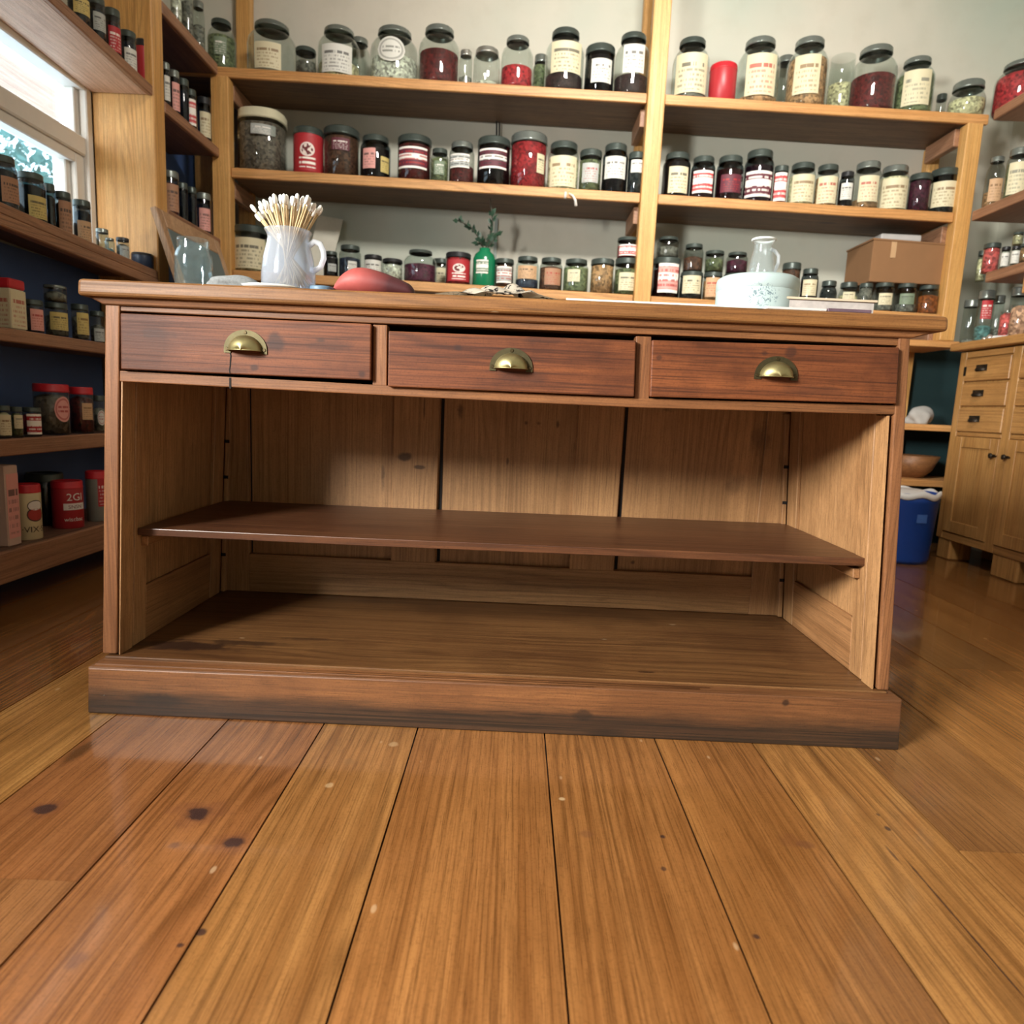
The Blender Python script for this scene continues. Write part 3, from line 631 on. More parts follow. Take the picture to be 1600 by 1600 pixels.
obj('end_panel', MB().box(XW + 0.012, XL, 2.72, 2.80, 0, 2.75, 0.004), W_pine_z, lu)
obj('end_panel', MB().box(XW + 0.012, XL, 1.17, 1.245, 0, 1.06, 0.004), W_pine_z, lu)
obj('back_board', MB().box(XW + 0.002, XW + 0.012, 1.25, 2.715, 0, 1.04), M_navy, lu)
obj('batten', MB().box(XW + 0.0125, XW + 0.035, 2.10, 2.16, 0.17, 1.02, 0.003), M_navy, lu)
cu = thing('corner_shelf_unit', 'narrow pine shelf unit in the left corner with three rows of spice jars', 'shelf', (-1.5, 3.1, 0))
CZ = {'c1': lambda x, y: 2.040, 'c2': lambda x, y: 1.694, 'c3': lambda x, y: 1.305}
for k, th in (('c1', 0.045), ('c2', 0.04), ('c3', 0.05)):
    lboard(CZ[k], 2.803, 3.283, th, W_pine_y, parent=cu)
for z in (0.76, 0.2): lboard(z, 2.803, 3.283, 0.04, W_pine_y, parent=cu)
obj('back_board', MB().box(XW + 0.002, XW + 0.012, 2.803, 3.56, 0, 2.02), M_navy, cu)
obj('post', MB().box(XW + 0.03, XW + 0.11, 3.50, 3.56, 0, 1.99, 0.003), W_pine_z, cu)

# right wall shelving
ru = thing('side_shelf_unit', 'pine shelf unit on the right wall above the cabinet worktop', 'shelf', (2.2, 2.9, 1.0))
RZ = {'R1': lambda x, y: 1.995, 'R2': lambda x, y: 1.572, 'R3': lambda x, y: 1.283, 'W': lambda x, y: 0.992}
XS = 2.0
for k, y1 in (('R1', 3.28), ('R2', 3.28), ('R3', 3.14)):
    z = RZ[k](0, 0); x0 = XS if k != 'R1' else 2.035
    obj('shelf_board', MB().box(x0 if k != 'R3' else 2.01, XR - 0.012, 1.6, y1, z - 0.042, z, 0.003), W_pine_y, ru)
    obj('bracket_rail', MB().box(XS + 0.03, XR - 0.012, 2.9, 2.93, z - 0.12, z - 0.0425, 0.003), W_pine_x, ru)
obj('post', MB().box(XR - 0.07, XR - 0.012, 1.62, 1.70, 1.0, 2.3, 0.003), W_pine_z, ru)

# cabinet with worktop
XC = 2.03
cb = thing('drawer_cabinet', 'honey pine cabinet with small drawers above doors on block feet', 'cabinet', (2.2, 2.9, 0))
obj('carcass', MB().box(XC + 0.012, XR - 0.012, 2.02, 3.262, 0.10, 0.955, 0.003), W_cab_z, cb)
for y0, y1 in ((3.222, 3.265), (2.872, 2.922), (2.49, 2.54), (2.02, 2.06)): obj('frame_stile', MB().box(XC, XC + 0.0118, y0, y1, 0.095, 0.952, 0.002), W_cab_z, cb)
for y0, y1 in ((2.9225, 3.2215), (2.5405, 2.8715), (2.0605, 2.4895)):
    for z0, z1 in ((0.925, 0.952), (0.575, 0.590), (0.095, 0.13)): obj('frame_rail', MB().box(XC + 0.001, XC + 0.0118, y0, y1, z0, z1, 0.0015), W_cab_y, cb)
M_iron = plain('dark_iron', srgb(52, 44, 36), 0.45, 0.7)
for ci, (y0, y1) in enumerate(((2.925, 3.219), (2.543, 2.869))):
    for z0, z1 in ((0.818, 0.920), (0.708, 0.810), (0.594, 0.700)):
        d = obj('drawer', MB().box(XC - 0.004, XC + 0.0115, y0, y1, z0 + 0.002, z1, 0.003), W_cab_y, cb)
        yc, zc = (y0 + y1) / 2 + 0.03, (z0 + z1) / 2 - 0.006
        h = MB(); n = 12
        rows = [[h.bm.verts.new((XC - 0.004 - 0.022 * math.sin(PI / 2 * j / 5), yc + 0.032 * math.cos(PI * i / n) * math.cos(PI / 2 * j / 5 * 0.96), zc + 0.022 * math.sin(PI * i / n) * math.cos(PI / 2 * j / 5 * 0.96))) for i in range(n + 1)] for j in range(6)]
        for a, b in zip(rows, rows[1:]):
            for i in range(n): f = h.bm.faces.new((a[i], a[i + 1], b[i + 1], b[i])); f.smooth = True
        h.box(XC - 0.0055, XC - 0.004, yc - 0.036, yc + 0.036, zc - 0.002, zc + 0.026)
        obj('cup_handle', h, M_iron, d)
    dr = obj('door', MB().box(XC + 0.004, XC + 0.0115, y0, y1, 0.133, 0.572, 0.0015), W_cab_z, cb)
    m = MB()
    for a, b, c, d_ in ((y0, y0 + 0.05, 0.133, 0.572), (y1 - 0.05, y1, 0.133, 0.572), (y0 + 0.05, y1 - 0.05, 0.133, 0.185), (y0 + 0.05, y1 - 0.05, 0.525, 0.572)):
        m.box(XC - 0.004, XC + 0.0038, a, b, c, d_, 0.0015)
    obj('door_frame', m, W_cab_z, dr)
    yk = (y0 + 0.012) if ci == 0 else (y1 - 0.012)
    h = MB(); h.lathe([(0.0, 0), (0.006, 0), (0.006, 0.012), (0.011, 0.016), (0.011, 0.022), (0.0, 0.024)], (0, 0, 0), 14)
    h.transform(Matrix.Translation((XC - 0.004, yk, 0.50)) @ Matrix.Rotation(-PI / 2, 4, 'Y'))
    h.box(XC - 0.016, XC - 0.008, yk - 0.018, yk + 0.018, 0.497, 0.503)
    obj('latch', h, M_iron, dr)
    if ci == 0:
        obj('hinge', MB().box(XC - 0.0055, XC - 0.0042 + 0.001, 3.205, 3.222, 0.845, 0.885), M_iron, cb)
for y0, y1 in ((3.16, 3.255), (2.72, 2.875), (2.05, 2.2)):
    obj('foot', MB().box(XC + 0.005, XC + 0.11, y0, y1, 0, 0.0995, 0.006), W_cab_z, cb)
    obj('foot', MB().box(XR - 0.11, XR - 0.015, y0, y1, 0, 0.0995, 0.006), W_cab_z, cb)
wt = MB(); wt.box(1.985, XR - 0.003, 2.0, 3.284, 0.957, 0.992, 0.006, 2)
tag(obj('worktop', wt, W_cab_y), 'pine worktop lying on the cabinet by the right wall', 'worktop')
obj('ledge_board', MB().box(1.55, 2.03, 3.286, YB - 0.063, 0.975, 1.004, 0.003), W_pine_x, bu)

# ------------------------------------------------------------------ JARS
ORDN = ['first', 'second', 'third', 'fourth', 'fifth', 'sixth', 'seventh', 'eighth', 'ninth', 'tenth', 'eleventh', 'twelfth', 'thirteenth', 'fourteenth', 'fifteenth', 'sixteenth', 'seventeenth', 'eighteenth']
def prof_for(shape, r, h):
    """(glass profile, lid profile, inner radius function, label radius)"""
    if shape == 'g':   # wide gallon jar with narrow neck
        rn = 0.62 * r; zs = 0.70 * h; zn = 0.86 * h
        P = [(0, 0), (0.86 * r, 0), (0.97 * r, 0.03 * h), (r, 0.08 * h), (r, zs - 0.1 * h), (0.97 * r, zs), (0.86 * r, zs + 0.08 * h), (rn * 1.03, zn), (rn, zn + 0.02 * h), (rn, h * 0.985)]
        Ld = (rn * 1.12, 0.905 * h)
    elif shape == 'm':  # mason style jar
        rn = 0.80 * r; zs = 0.74 * h; zn = 0.86 * h
        P = [(0, 0), (0.88 * r, 0), (0.97 * r, 0.02 * h), (r, 0.06 * h), (r, zs), (0.95 * r, zs + 0.06 * h), (rn, zn), (rn, h * 0.985)]
        Ld = (rn * 1.06, 0.86 * h)
    elif shape == 'b':  # squat bulging
        rn = 0.72 * r; zs = 0.55 * h
        P = [(0, 0), (0.75 * r, 0), (0.93 * r, 0.1 * h), (r, 0.3 * h), (0.98 * r, zs), (0.85 * r, 0.7 * h), (rn, 0.78 * h), (rn, h * 0.985)]
        Ld = (rn * 1.14, 0.80 * h)
    else:               # straight
        rn = 0.94 * r; zs = 0.84 * h
        P = [(0, 0), (0.93 * r, 0), (r, 0.03 * h), (r, zs - 0.02 * h), (rn, zs + 0.02 * h), (rn, h * 0.985)]
        Ld = (rn * 1.06, 0.84 * h)
    return P, Ld, zs
def lid_prof(rl, z0, z1):
    return [(rl * 0.97, z0), (rl * 1.02, z0 + 0.08 * (z1 - z0)), (rl * 1.02, z0 + 0.2 * (z1 - z0)), (rl, z0 + 0.25 * (z1 - z0)), (rl, z1 - 0.16 * (z1 - z0)), (rl * 0.95, z1), (rl * 0.8, z1), (rl * 0.77, z1 - 0.06 * (z1 - z0)), (0, z1 - 0.06 * (z1 - z0))]
PAINT = {}
def build_jar(c, r, h, spec, label, group, adir, cat='jar'):
    """spec: shape,lid,glass ; contents:fill ; label style"""
    shape, lid, gl, cont, fill, lab = spec
    can = gl == 'x'
    root = thing('storage_tin' if can else 'glass_jar', label, 'tin' if can else cat, c, group)
    P, (rl, zl), zs = prof_for(shape, r, h)
    sq = 0.28 if shape == 'q' else 0.0
    if can:
        col = CONT.get(cont) or PAPER[cont]
        obj('body', MB().lathe([(0, 0), (r * 0.97, 0), (r, 0.01 * h), (r, zl), (0.94 * r, zl + 0.01)], c, 28), plain('tin_paint_' + cont, col, 0.4, vary=0.08), root)
    else:
        obj('glass_body', MB().lathe(P, c, 28, sq=sq), GLASS[gl], root)
        if fill > 0:
            k = 0.94; hf = fill * h; Q = [(0, 0.008)]
            for a, z in P[1:]:
                if z <= hf: Q.append((a * k, z + 0.006 if z == 0 else z))
                else:
                    pa, pz = Q[-1]; t = 0.5
                    break
            ra = r * k if hf < zs else r * 0.8
            Q += [(min(ra, Q[-1][0]), hf), (ra * 0.5, hf + 0.008), (0, hf + 0.004)]
            Q = [(a, max(z, 0.006)) for a, z in Q]
            obj('contents', MB().lathe(Q, c, 20, sq=sq), contents_mat(cont, CONT[cont]), root)
    if lid: obj('lid', MB().lathe(lid_prof(rl, zl, h), c, 28, sq=sq), LIDM[lid], root)
    if lab:
        for L in (lab if isinstance(lab, list) else [lab]):
            paper, ink, style, z0_, z1_, span, ang = L
            rr = r * (1.0 if not sq else 1.06)
            obj('label', MB().patch(c, rr, adir + ang, span, z0_ * h, z1_ * h, e=0.0008, round_=(style == 'oval')), label_mat(paper, ink, style), root)
    return root

PLACE = {'B1': "back wall's top shelf", 'B2': "back wall's middle shelf", 'B3': "back wall's bottom shelf", 'LW': 'the shelf under the window', 'LU': 'the shelf over the window',
         'c1': 'the top left corner shelf', 'c2': 'the middle left corner shelf', 'c3': 'the lower left corner shelf', 's2': 'left shelf just above counter height', 's3': 'left shelf with red-lidded jars', 's4': 'the lowest left shelf',
         'R1': 'right wall top shelf', 'R2': 'right wall middle shelf', 'R3': 'right wall lower shelf', 'W': 'the cabinet worktop'}
PLACE['s2'] = 'the upper left shelf beside counter'; PLACE['s3'] = 'the middle left shelf beside counter'
ZF = dict(SB); ZF.update(CZ); ZF.update({'LW': zw, 'LU': zup}); ZF.update(RZ)
for k in LZ: ZF[k] = (lambda z: (lambda x, y: z))(LZ[k])
JT = {}   # placed jars, for stacking
def place(sh, x, w, top, row, ref=None):
    """centre, radius and height of a jar from its measured place on a shelf"""
    r = 0.05; off = {0: 0.012, 1: 0.215 if sh[0] == 'B' else (0.17 if sh == 's4' else 0.10), 2: 0.06}[row]
    ymid = 300
    for _ in range(4):
        if sh[0] == 'B': y = YS + off + r; X = PY(x, ymid, y).x
        elif sh[0] in 'Lcs': X = XL - 0.008 - off * 0.55 - r; y = PX(x, ymid, X).y
        else: X = (XS if sh != 'W' else 2.03) + (0.04 if sh == 'R1' else 0) + off + r; y = PX(x, ymid, X).y
        if sh[0] == 'B': X = PY(x, top + 20, y).x
        elif sh[0] in 'Lcs': y = PX(x, top + 20, X).y
        else: y = PX(x, top + 20, X).y
        th = math.atan2(abs(X), y); r = w * y * math.cos(th) / (2 * FPX) * 1.0
    zb = ZF[sh](X, y)
    zt_ = PY(x, top, y - 0.7 * r).z
    return X, y, zb + 0.0004, r, zt_ - zb
# spec rows: (shelf, centre px, width px, top px, row, shape, lid, glass, contents, fill, label, look[, stack])
C1 = ('cream', 'k', 'lines'); C2 = ('white', 'k', 'lines'); C3 = ('cream', 'r', 'lines'); C4 = ('cream', 'b', 'lines')
def lb(st, z0=0.18, z1=0.66, span=1.5, ang=0.0): return (*st, z0, z1, span, ang)
J = [
 # top shelf of the back wall
 ('B1', 346, 42, 27, 0, 'g', 'dk', 'c', 'green', .66, lb(('green', 'w', 'lines'), .25, .6, .9, 0), 'clear jar of whitish herb in the corner'),
 ('B1', 425, 72, 28, 0, 'g', 'st', 'c', 'grey', 0, lb(C4, .05, .52, 1.1, -.1), 'large empty clear jar with small cream label'),
 ('B1', 478, 30, 73, 0, 's', 'dk', 'd', 'grey', .5, None, 'little dark-lidded glass jar'),
 ('B1', 530, 62, 37, 0, 'g', 'st', 'c', 'cream', .3, lb(C2, .06, .58, 1.5, -.05), 'large glass jar with torn-edged white label'),
 ('B1', 562, 34, 56, 1, 'g', 'st', 'c', 'grey', 0, None, 'empty glass jar half hidden behind others'),
 ('B1', 617, 70, 37, 0, 'g', 'st', 'c', 'white', .45, lb(('white', 'g', 'oval'), .3, .72, 1.2, -.1), 'large glass jar with white oval label'),
 ('B1', 687, 62, 35, 0, 'g', 'st', 'c', 'maroon', .56, None, 'large glass jar half full of dark red petals'),
 ('B1', 728, 20, 77, 2, 'm', 'si', 'c', 'grey', .3, None, 'tiny clear jar with silver lid'),
 ('B1', 761, 40, 72, 0, 'm', 'si', 'c', 'white', .12, None, 'short clear jar nearly empty'),
 ('B1', 809, 48, 53, 0, 'g', 'st', 'c', 'red', .42, None, 'clear jar less than half full of bright red'),
 ('B1', 845, 22, 84, 1, 'm', 'st', 'c', 'green', .8, None, 'small pale green jar set back'),
 ('B1', 884, 58, 40, 0, 'g', 'dk', 'c', 'dark', .28, lb(C1, .27, .74, 1.7, .1), 'tall jar with big cream label over dark contents'),
 ('B1', 938, 46, 68, 0, 's', 'dk', 't', 'dark', .78, lb(C2, .2, .68, 1.5, .15), 'dark jar with dark lid and white label'),
 ('B1', 990, 54, 47, 0, 'g', 'dk', 'c', 'dark', .32, [lb(C2, .33, .76, 1.25, .05), lb(C1, .36, .74, .4, 1.25)], 'tall dark-bottomed jar with arched white label'),
 ('B1', 1082, 54, 55, 0, 'g', 'dk', 'c', 'grey', .1, lb(C1, .08, .7, 1.9, 0), 'tall clear jar with large cream label'),
 ('B1', 1130, 40, 97, 0, 's', 'rd', 'x', 'red', 1, None, 'small red-painted tin with red lid'),
 ('B1', 1188, 62, 54, 0, 'g', 'st', 'c', 'tan', .12, lb(C3, .1, .7, 1.5, .1), 'tall jar with cream label in red print'),
 ('B1', 1228, 34, 84, 1, 'g', 'st', 'd', 'grey', 0, None, 'smoky empty jar behind two taller jars'),
 ('B1', 1265, 60, 54, 0, 'g', 'st', 'c', 'tan', .72, lb(C4, .16, .7, 1.3, -.1), 'tall jar of tan powder with cream label'),
 ('B1', 1317, 38, 82, 1, 's', None, 'c', 'cream', .6, None, 'lidless pale plastic tub'),
 ('B1', 1369, 68, 66, 0, 'g', 'st', 'c', 'maroon', .55, None, 'wide jar half full of deep red flowers'),
 ('B1', 1433, 57, 85, 0, 'g', 'st', 'c', 'green', .7, lb(('cream', 'g', 'lines'), .12, .72, 1.5, 0), 'jar with pale contents and faded label'),
 ('B1', 1470, 15, 146, 1, 's', 'dk', 'c', 'grey', .5, None, 'tiny jar in the gap'),
 ('B1', 1513, 56, 122, 0, 'b', 'st', 'c', 'cream', .5, None, 'squat round jar of pale flakes'),
 # middle shelf of the back wall
 ('B2', 411, 70, 170, 0, 'q', 'cr', 'c', 'speck', .78, lb(('grey', 'w', 'lines'), .56, .72, 1.0, .1), 'big square jar of speckled herbs, cream lid'),
 ('B2', 482, 46, 198, 0, 's', 'dk', 'x', 'red', 1, ('red', 'w', 'emblem', .06, .8, 2.0, 0), 'bright red tin with white round emblem'),
 ('B2', 534, 55, 197, 0, 's', 'dk', 'd', 'brown', .8, lb(('plum', 'w', 'lines'), .5, .74, 1.0, 0), 'smoky jar of reddish brown herb'),
 ('B2', 587, 45, 210, 0, 'm', 'dk', 't', 'dark', .7, [lb(('pink', 'k', 'lines'), .2, .66, .9, -.4), lb(('yellow', 'k', 'lines'), .14, .5, .7, .75)], 'dark jar with one pink and one yellow label'),
 ('B2', 648, 50, 211, 0, 's', 'dk', 'd', 'maroon', .8, ('plum', 'r', 'bands', .25, .72, 1.9, -.1), 'jar with maroon and white banded label'),
 ('B2', 687, 28, 231, 0, 'm', 'dk', 'd', 'green', .7, lb(('green', 'w', 'lines'), .2, .6, 1.2, 0), 'small greenish jar'),
 ('B2', 722, 40, 220, 0, 'm', 'st', 'd', 'maroon', .42, ('grey', 'k', 'bands', .36, .68, 1.7, -.2), 'jar with white label above dark red contents'),
 ('B2', 772, 52, 213, 0, 's', 'dk', 't', 'dark', .8, ('plum', 'k', 'bands', .34, .74, 1.9, -.05), 'wide black jar with red and white label'),
 ('B2', 827, 58, 206, 0, 's', 'st', 'd', 'red', .82, lb(('cream', 'k', 'lines'), .28, .62, .55, .75), 'tall red-filled jar with small side label'),
 ('B2', 881, 48, 220, 0, 'm', 'dk', 'c', 'cream', .68, lb(C4, .06, .68, 1.9, 0), 'jar wrapped in a wide cream label'),
 ('B2', 923, 34, 233, 0, 's', 'dk', 'd', 'green', .75, lb(('grey', 'r', 'lines'), .2, .66, 1.6, 0), 'slim jar with grey label in red print'),
 ('B2', 962, 40, 223, 0, 'm', 'dk', 't', 'dark', .6, lb(C2, .28, .72, 1.8, 0), 'dark jar with broad white label'),
 ('B2', 995, 26, 237, 0, 's', 'dk', 't', 'grey', .5, lb(C2, .5, .8, 1.5, 0), 'slim dark jar beside the centre post'),
 ('B2', 1058, 42, 237, 0, 'm', 'dk', 't', 'dark', .8, lb(C1, .08, .66, 1.5, .15), 'black-lidded jar with plain cream label'),
 ('B2', 1099, 37, 243, 0, 'm', 'dk', 't', 'maroon', .7, ('redlight', 'w', 'bands', .12, .64, 1.8, 0), 'jar with pinkish red label'),
 ('B2', 1141, 42, 242, 0, 'm', 'dk', 't', 'maroon', .7, ('plum', 'r', 'lines', .16, .56, 1.6, .1), 'dark red jar with plum label'),
 ('B2', 1187, 50, 232, 0, 'm', 'dk', 't', 'plum', .7, ('plum', 'w', 'bands', .1, .58, 2.0, 0), 'largest dark jar with purple striped label'),
 ('B2', 1220, 23, 258, 0, 's', 'dk', 'd', 'red', .8, ('redlight', 'w', 'bands', .05, .8, 1.9, 0), 'narrow jar with red striped label'),
 ('B2', 1254, 40, 253, 0, 'm', 'dk', 'c', 'cream', .7, lb(C4, .06, .7, 1.9, .1), 'jar with cream label and brown drawing'),
 ('B2', 1293, 36, 256, 0, 'm', 'dk', 'c', 'tan', .7, lb(C3, .06, .7, 1.8, 0), 'jar with cream label and tan contents'),
 ('B2', 1323, 23, 267, 0, 'm', 'bk', 't', 'dark', .7, lb(C2, .2, .66, 1.6, 0), 'small black jar with small cream label'),
 ('B2', 1356, 42, 251, 0, 'm', 'st', 'd', 'tan', .2, lb(C3, .14, .68, 1.5, .1), 'tall-necked jar with cream label, dark base'),
 ('B2', 1398, 45, 257, 0, 'm', 'st', 'c', 'cream', .75, lb(C4, .04, .7, 2.1, 0), 'wide jar of cream powder with full label'),
 ('B2', 1438, 34, 270, 0, 's', 'dk', 'd', 'plum', .8, None, 'short jar of purple berries'),
 ('B2', 1476, 44, 262, 0, 's', 'dk', 't', 'grey', .7, lb(C4, .14, .7, 1.8, -.05), 'dark jar with pale label by the right post'),
 # bottom shelf of the back wall
 ('B3', 393, 54, 352, 0, 's', 'dk', 'c', 'cream', .7, lb(C1, .06, .72, 2.0, -.1), 'big jar with large cream label, dark lid'),
 ('B3', 517, 26, 392, 0, 'm', 'dk', 't', 'dark', .7, lb(('grey', 'k', 'lines'), .2, .5, 1.2, .3), 'small dark jar behind the glass jug'),
 ('B3', 547, 40, 382, 0, 'm', 'dk', 'd', 'navy', .6, lb(C2, .2, .5, .8, .3), 'smoky jar with dark lid above red pouch'),
 ('B3', 583, 28, 398, 0, 's', 'bk', 'c', 'white', .75, lb(C2, .1, .78, 2.2, 0), 'small black-lidded jar with white label'),
 ('B3', 613, 32, 404, 0, 's', 'bk', 'c', 'white', .7, None, 'small black-lidded jar of white lumps'),
 ('B3', 657, 50, 389, 0, 'g', 'dk', 'c', 'plum', .55, None, 'wide clear jar half full of purple-red petals'),
 ('B3', 689, 26, 404, 1, 's', 'dk', 'd', 'green', .5, lb(C1, .1, .7, 1.6, 0), 'jar with pale label tucked behind'),
 ('B3', 716, 38, 394, 0, 's', 'bk', 'd', 'red', .82, ('red', 'w', 'emblem', .1, .76, 2.0, .1), 'black-lidded jar with red label, white crest'),
 ('B3', 788, 28, 404, 0, 's', 'dk', 'd', 'brown', .75, ('grey', 'r', 'bands', .15, .72, 1.8, 0), 'slim jar just right of green bottle'),
 ('B3', 824, 36, 400, 0, 'm', 'dk', 'c', 'navy', .3, lb(('tan', 'k', 'lines'), .3, .7, 1.8, 0), 'jar with tan label above navy contents'),
 ('B3', 861, 36, 402, 0, 'm', 'dk', 'd', 'brown', .7, ('brown', 'r', 'lines', .16, .66, 1.5, .2), 'jar with reddish brown label'),
 ('B3', 900, 38, 404, 0, 'm', 'dk', 'c', 'green', .75, lb(('cream', 'g', 'lines'), .3, .66, 1.0, -.2), 'jar of pale green leaves'),
 ('B3', 941, 35, 404, 0, 's', 'dk', 'c', 'tan', .8, None, 'jar full of tan powder'),
 ('B3', 979, 36, 403, 0, 's', 'dk', 'd', 'green', .7, lb(('cream', 'k', 'lines'), .12, .6, 1.5, .1), 'jar under the red stacked one, left of centre post'),
 ('B3', 979, 33, 370, 0, 's', 'dk', 'd', 'red', .6, ('redlight', 'w', 'bands', .1, .62, 1.8, 0), 'small red-labelled jar stacked left of centre post', 'S'),
 ('B3', 1041, 42, 402, 0, 's', 'dk', 't', 'maroon', .7, ('pink', 'r', 'bands', .12, .84, 1.6, .2), 'jar with pink and red label, bottom of stack'),
 ('B3', 1044, 34, 369, 0, 'm', 'dk', 'd', 'grey', .5, None, 'plain smoky jar stacked on pink-labelled jar', 'S'),
 ('B3', 1080, 34, 424, 0, 's', 'dk', 't', 'grey', .7, lb(C1, .2, .84, 1.8, 0), 'jar with grey-cream label, bottom of stack'),
 ('B3', 1081, 30, 380, 0, 'm', 'dk', 'd', 'brown', .5, None, 'tall dark jar stacked on cream-labelled jar', 'S'),
 ('B3', 1113, 28, 425, 0, 's', 'dk', 'd', 'tan', .7, lb(('tan', 'r', 'lines'), .12, .8, 1.7, 0), 'jar with pinkish tan label, bottom of stack'),
 ('B3', 1115, 28, 391, 0, 's', 'dk', 'd', 'green', .6, None, 'green-lidded jar stacked on tan-labelled jar', 'S'),
 ('B3', 1148, 36, 427, 0, 's', 'dk', 't', 'plum', .7, None, 'dark jar hidden behind the white tub'),
 ('B3', 1148, 33, 393, 0, 'm', 'dk', 'd', 'plum', .6, None, 'purple jar stacked left of the glass carafe', 'S'),
 ('B3', 1236, 28, 410, 0, 's', 'dk', 'd', 'brown', .85, None, 'reddish brown jar behind the carafe handle'),
 ('B3', 1265, 27, 419, 0, 'm', 'dk', 't', 'dark', .7, lb(C4, .28, .7, 1.7, 0), 'narrow jar with cream and brown label'),
 ('B3', 1294, 27, 438, 0, 'b', 'dk', 't', 'grey', .6, None, 'small dark round jar'),
 ('B3', 1325, 34, 440, 0, 'b', 'dk', 'd', 'cream', .5, lb(C1, .3, .62, 1.2, 0), 'squat jar with small cream label'),
 ('B3', 1352, 22, 442, 0, 's', 'dk', 'd', 'grey', .8, None, 'narrow grey jar under the carton corner'),
 ('B3', 1381, 33, 441, 0, 'm', 'dk', 'd', 'grey', .4, lb(C1, .22, .62, 1.3, .1), 'jar with cream label under the carton'),
 ('B3', 1416, 33, 442, 0, 'm', 'dk', 'd', 'grey', .3, lb(('green', 'k', 'lines'), .28, .64, 1.4, 0), 'jar with greenish label under the carton'),
 ('B3', 1450, 34, 445, 0, 'm', 'dk', 'd', 'orange', .62, None, 'jar of orange spice under the carton'),
 # left: shelf under the window
 ('LW', 4, 44, 241, 0, 'm', 'dk', 't', 'navy', .7, lb(('brown', 'k', 'lines'), .12, .6, 1.6, .5), 'dark jar with tan label at picture edge'),
 ('LW', 48, 46, 268, 0, 'm', 'dk', 't', 'black', .7, lb(('yellow', 'k', 'lines'), .06, .52, 1.4, .35), 'wide dark jar with yellow label'),
 ('LW', 77, 24, 286, 2, 's', 'dk', 't', 'black', .7, None, 'dark unlabelled jar'),
 ('LW', 98, 34, 298, 0, 's', 'dk', 't', 'brown', .7, lb(('brown', 'k', 'lines'), .03, .78, 1.9, .3), 'jar with tall tan label'),
 ('LW', 128, 27, 312, 0, 's', 'dk', 't', 'navy', .7, lb(('tan', 'k', 'lines'), .02, .5, 1.8, .2), 'jar with dark band above tan label'),
 ('LW', 160, 33, 356, 2, 's', 'st', 'n', 'grey', 0, None, 'empty clear bluish jar'),
 ('LW', 172, 26, 371, 0, 'm', 'st', 'n', 'teal', .2, None, 'small clear jar in front of bluish one'),
 ('LW', 192, 20, 371, 0, 's', 'bk', 'd', 'grey', .6, lb(('grey', 'k', 'lines'), .06, .6, 1.6, .2), 'little black-lidded jar'),
 ('LW', 223, 34, 395, 0, 's', 'bk', 'x', 'navy', 1, None, 'low dark tin by the end panel'),
 # left: shelf over the window
 ('LU', 122, 32, -24, 0, 's', 'dk', 't', 'navy', .7, lb(('yellow', 'k', 'lines'), .3, .7, 1.8, .3), 'dark jar with yellow label'),
 ('LU', 151, 24, -6, 0, 's', 'dk', 't', 'navy', .7, lb(('grey', 'k', 'lines'), .25, .65, 1.8, .3), 'dark jar with grey label'),
 ('LU', 175, 24, 12, 0, 's', 'dk', 't', 'maroon', .7, lb(('red', 'w', 'lines'), .1, .62, 1.8, .3), 'dark-lidded jar with red label'),
 ('LU', 200, 24, 47, 0, 's', 'dk', 't', 'navy', .7, lb(('white', 'k', 'lines'), .06, .56, 1.8, .3), 'dark-lidded jar with white label'),
 ('LU', 225, 26, 61, 0, 's', 'bk', 'x', 'red', 1, ('red', 'w', 'lines', .06, .8, 1.0, .9), 'red tin with black lid by the end panel'),
 # left corner
 ('c1', 274, 16, -55, 0, 's', 'st', 'c', 'white', .5, None, 'clear jar nearest the end panel'),
 ('c1', 292, 17, -35, 0, 's', 'st', 'c', 'grey', .6, None, 'tall clear jar of grey herb'),
 ('c1', 310, 18, 0, 0, 'm', 'st', 'c', 'grey', .5, None, 'clear narrow jar beside wide one'),
 ('c2', 259, 12, 97, 0, 's', 'st', 't', 'navy', .7, lb(C2, .15, .7, 1.6, .3), 'jar half hidden by the end panel'),
 ('c2', 272, 16, 109, 0, 's', 'st', 't', 'navy', .7, lb(('pink', 'k', 'lines'), .1, .72, 1.6, .3), 'silver-lidded jar with pinkish label'),
 ('c2', 286, 17, 122, 0, 's', 'dk', 't', 'navy', .7, None, 'dark unlabelled jar'),
 ('c2', 298, 16, 139, 0, 's', 'dk', 't', 'navy', .7, lb(('redlight', 'w', 'bands'), .1, .75, 1.6, .2), 'jar with red label'),
 ('c2', 319, 20, 151, 0, 's', 'bk', 't', 'navy', .7, lb(C4, .1, .66, 1.8, .1), 'black-lidded jar with cream label'),
 ('c2', 343, 20, 186, 0, 's', 'bk', 't', 'navy', .7, lb(C1, .06, .7, 1.9, 0), 'black-lidded jar with plain cream label'),
 ('c3', 266, 26, 266, 0, 's', 'st', 'd', 'maroon', .7, lb(('brown', 'k', 'lines'), .1, .7, 1.6, .2), 'jar with reddish brown label'),
 ('c3', 285, 16, 285, 0, 's', 'dk', 't', 'navy', .7, None, 'slim dark jar'),
 ('c3', 300, 14, 292, 0, 's', 'dk', 't', 'navy', .7, None, 'slim black jar'),
 ('c3', 318, 22, 301, 0, 's', 'st', 't', 'navy', .7, lb(('pink', 'k', 'lines'), .08, .62, 1.7, .1), 'silver-lidded jar with pale label'),
 ('c3', 342, 20, 314, 0, 's', 'st', 't', 'navy', .7, None, 'dark jar by the corner post'),
 # left lower shelves
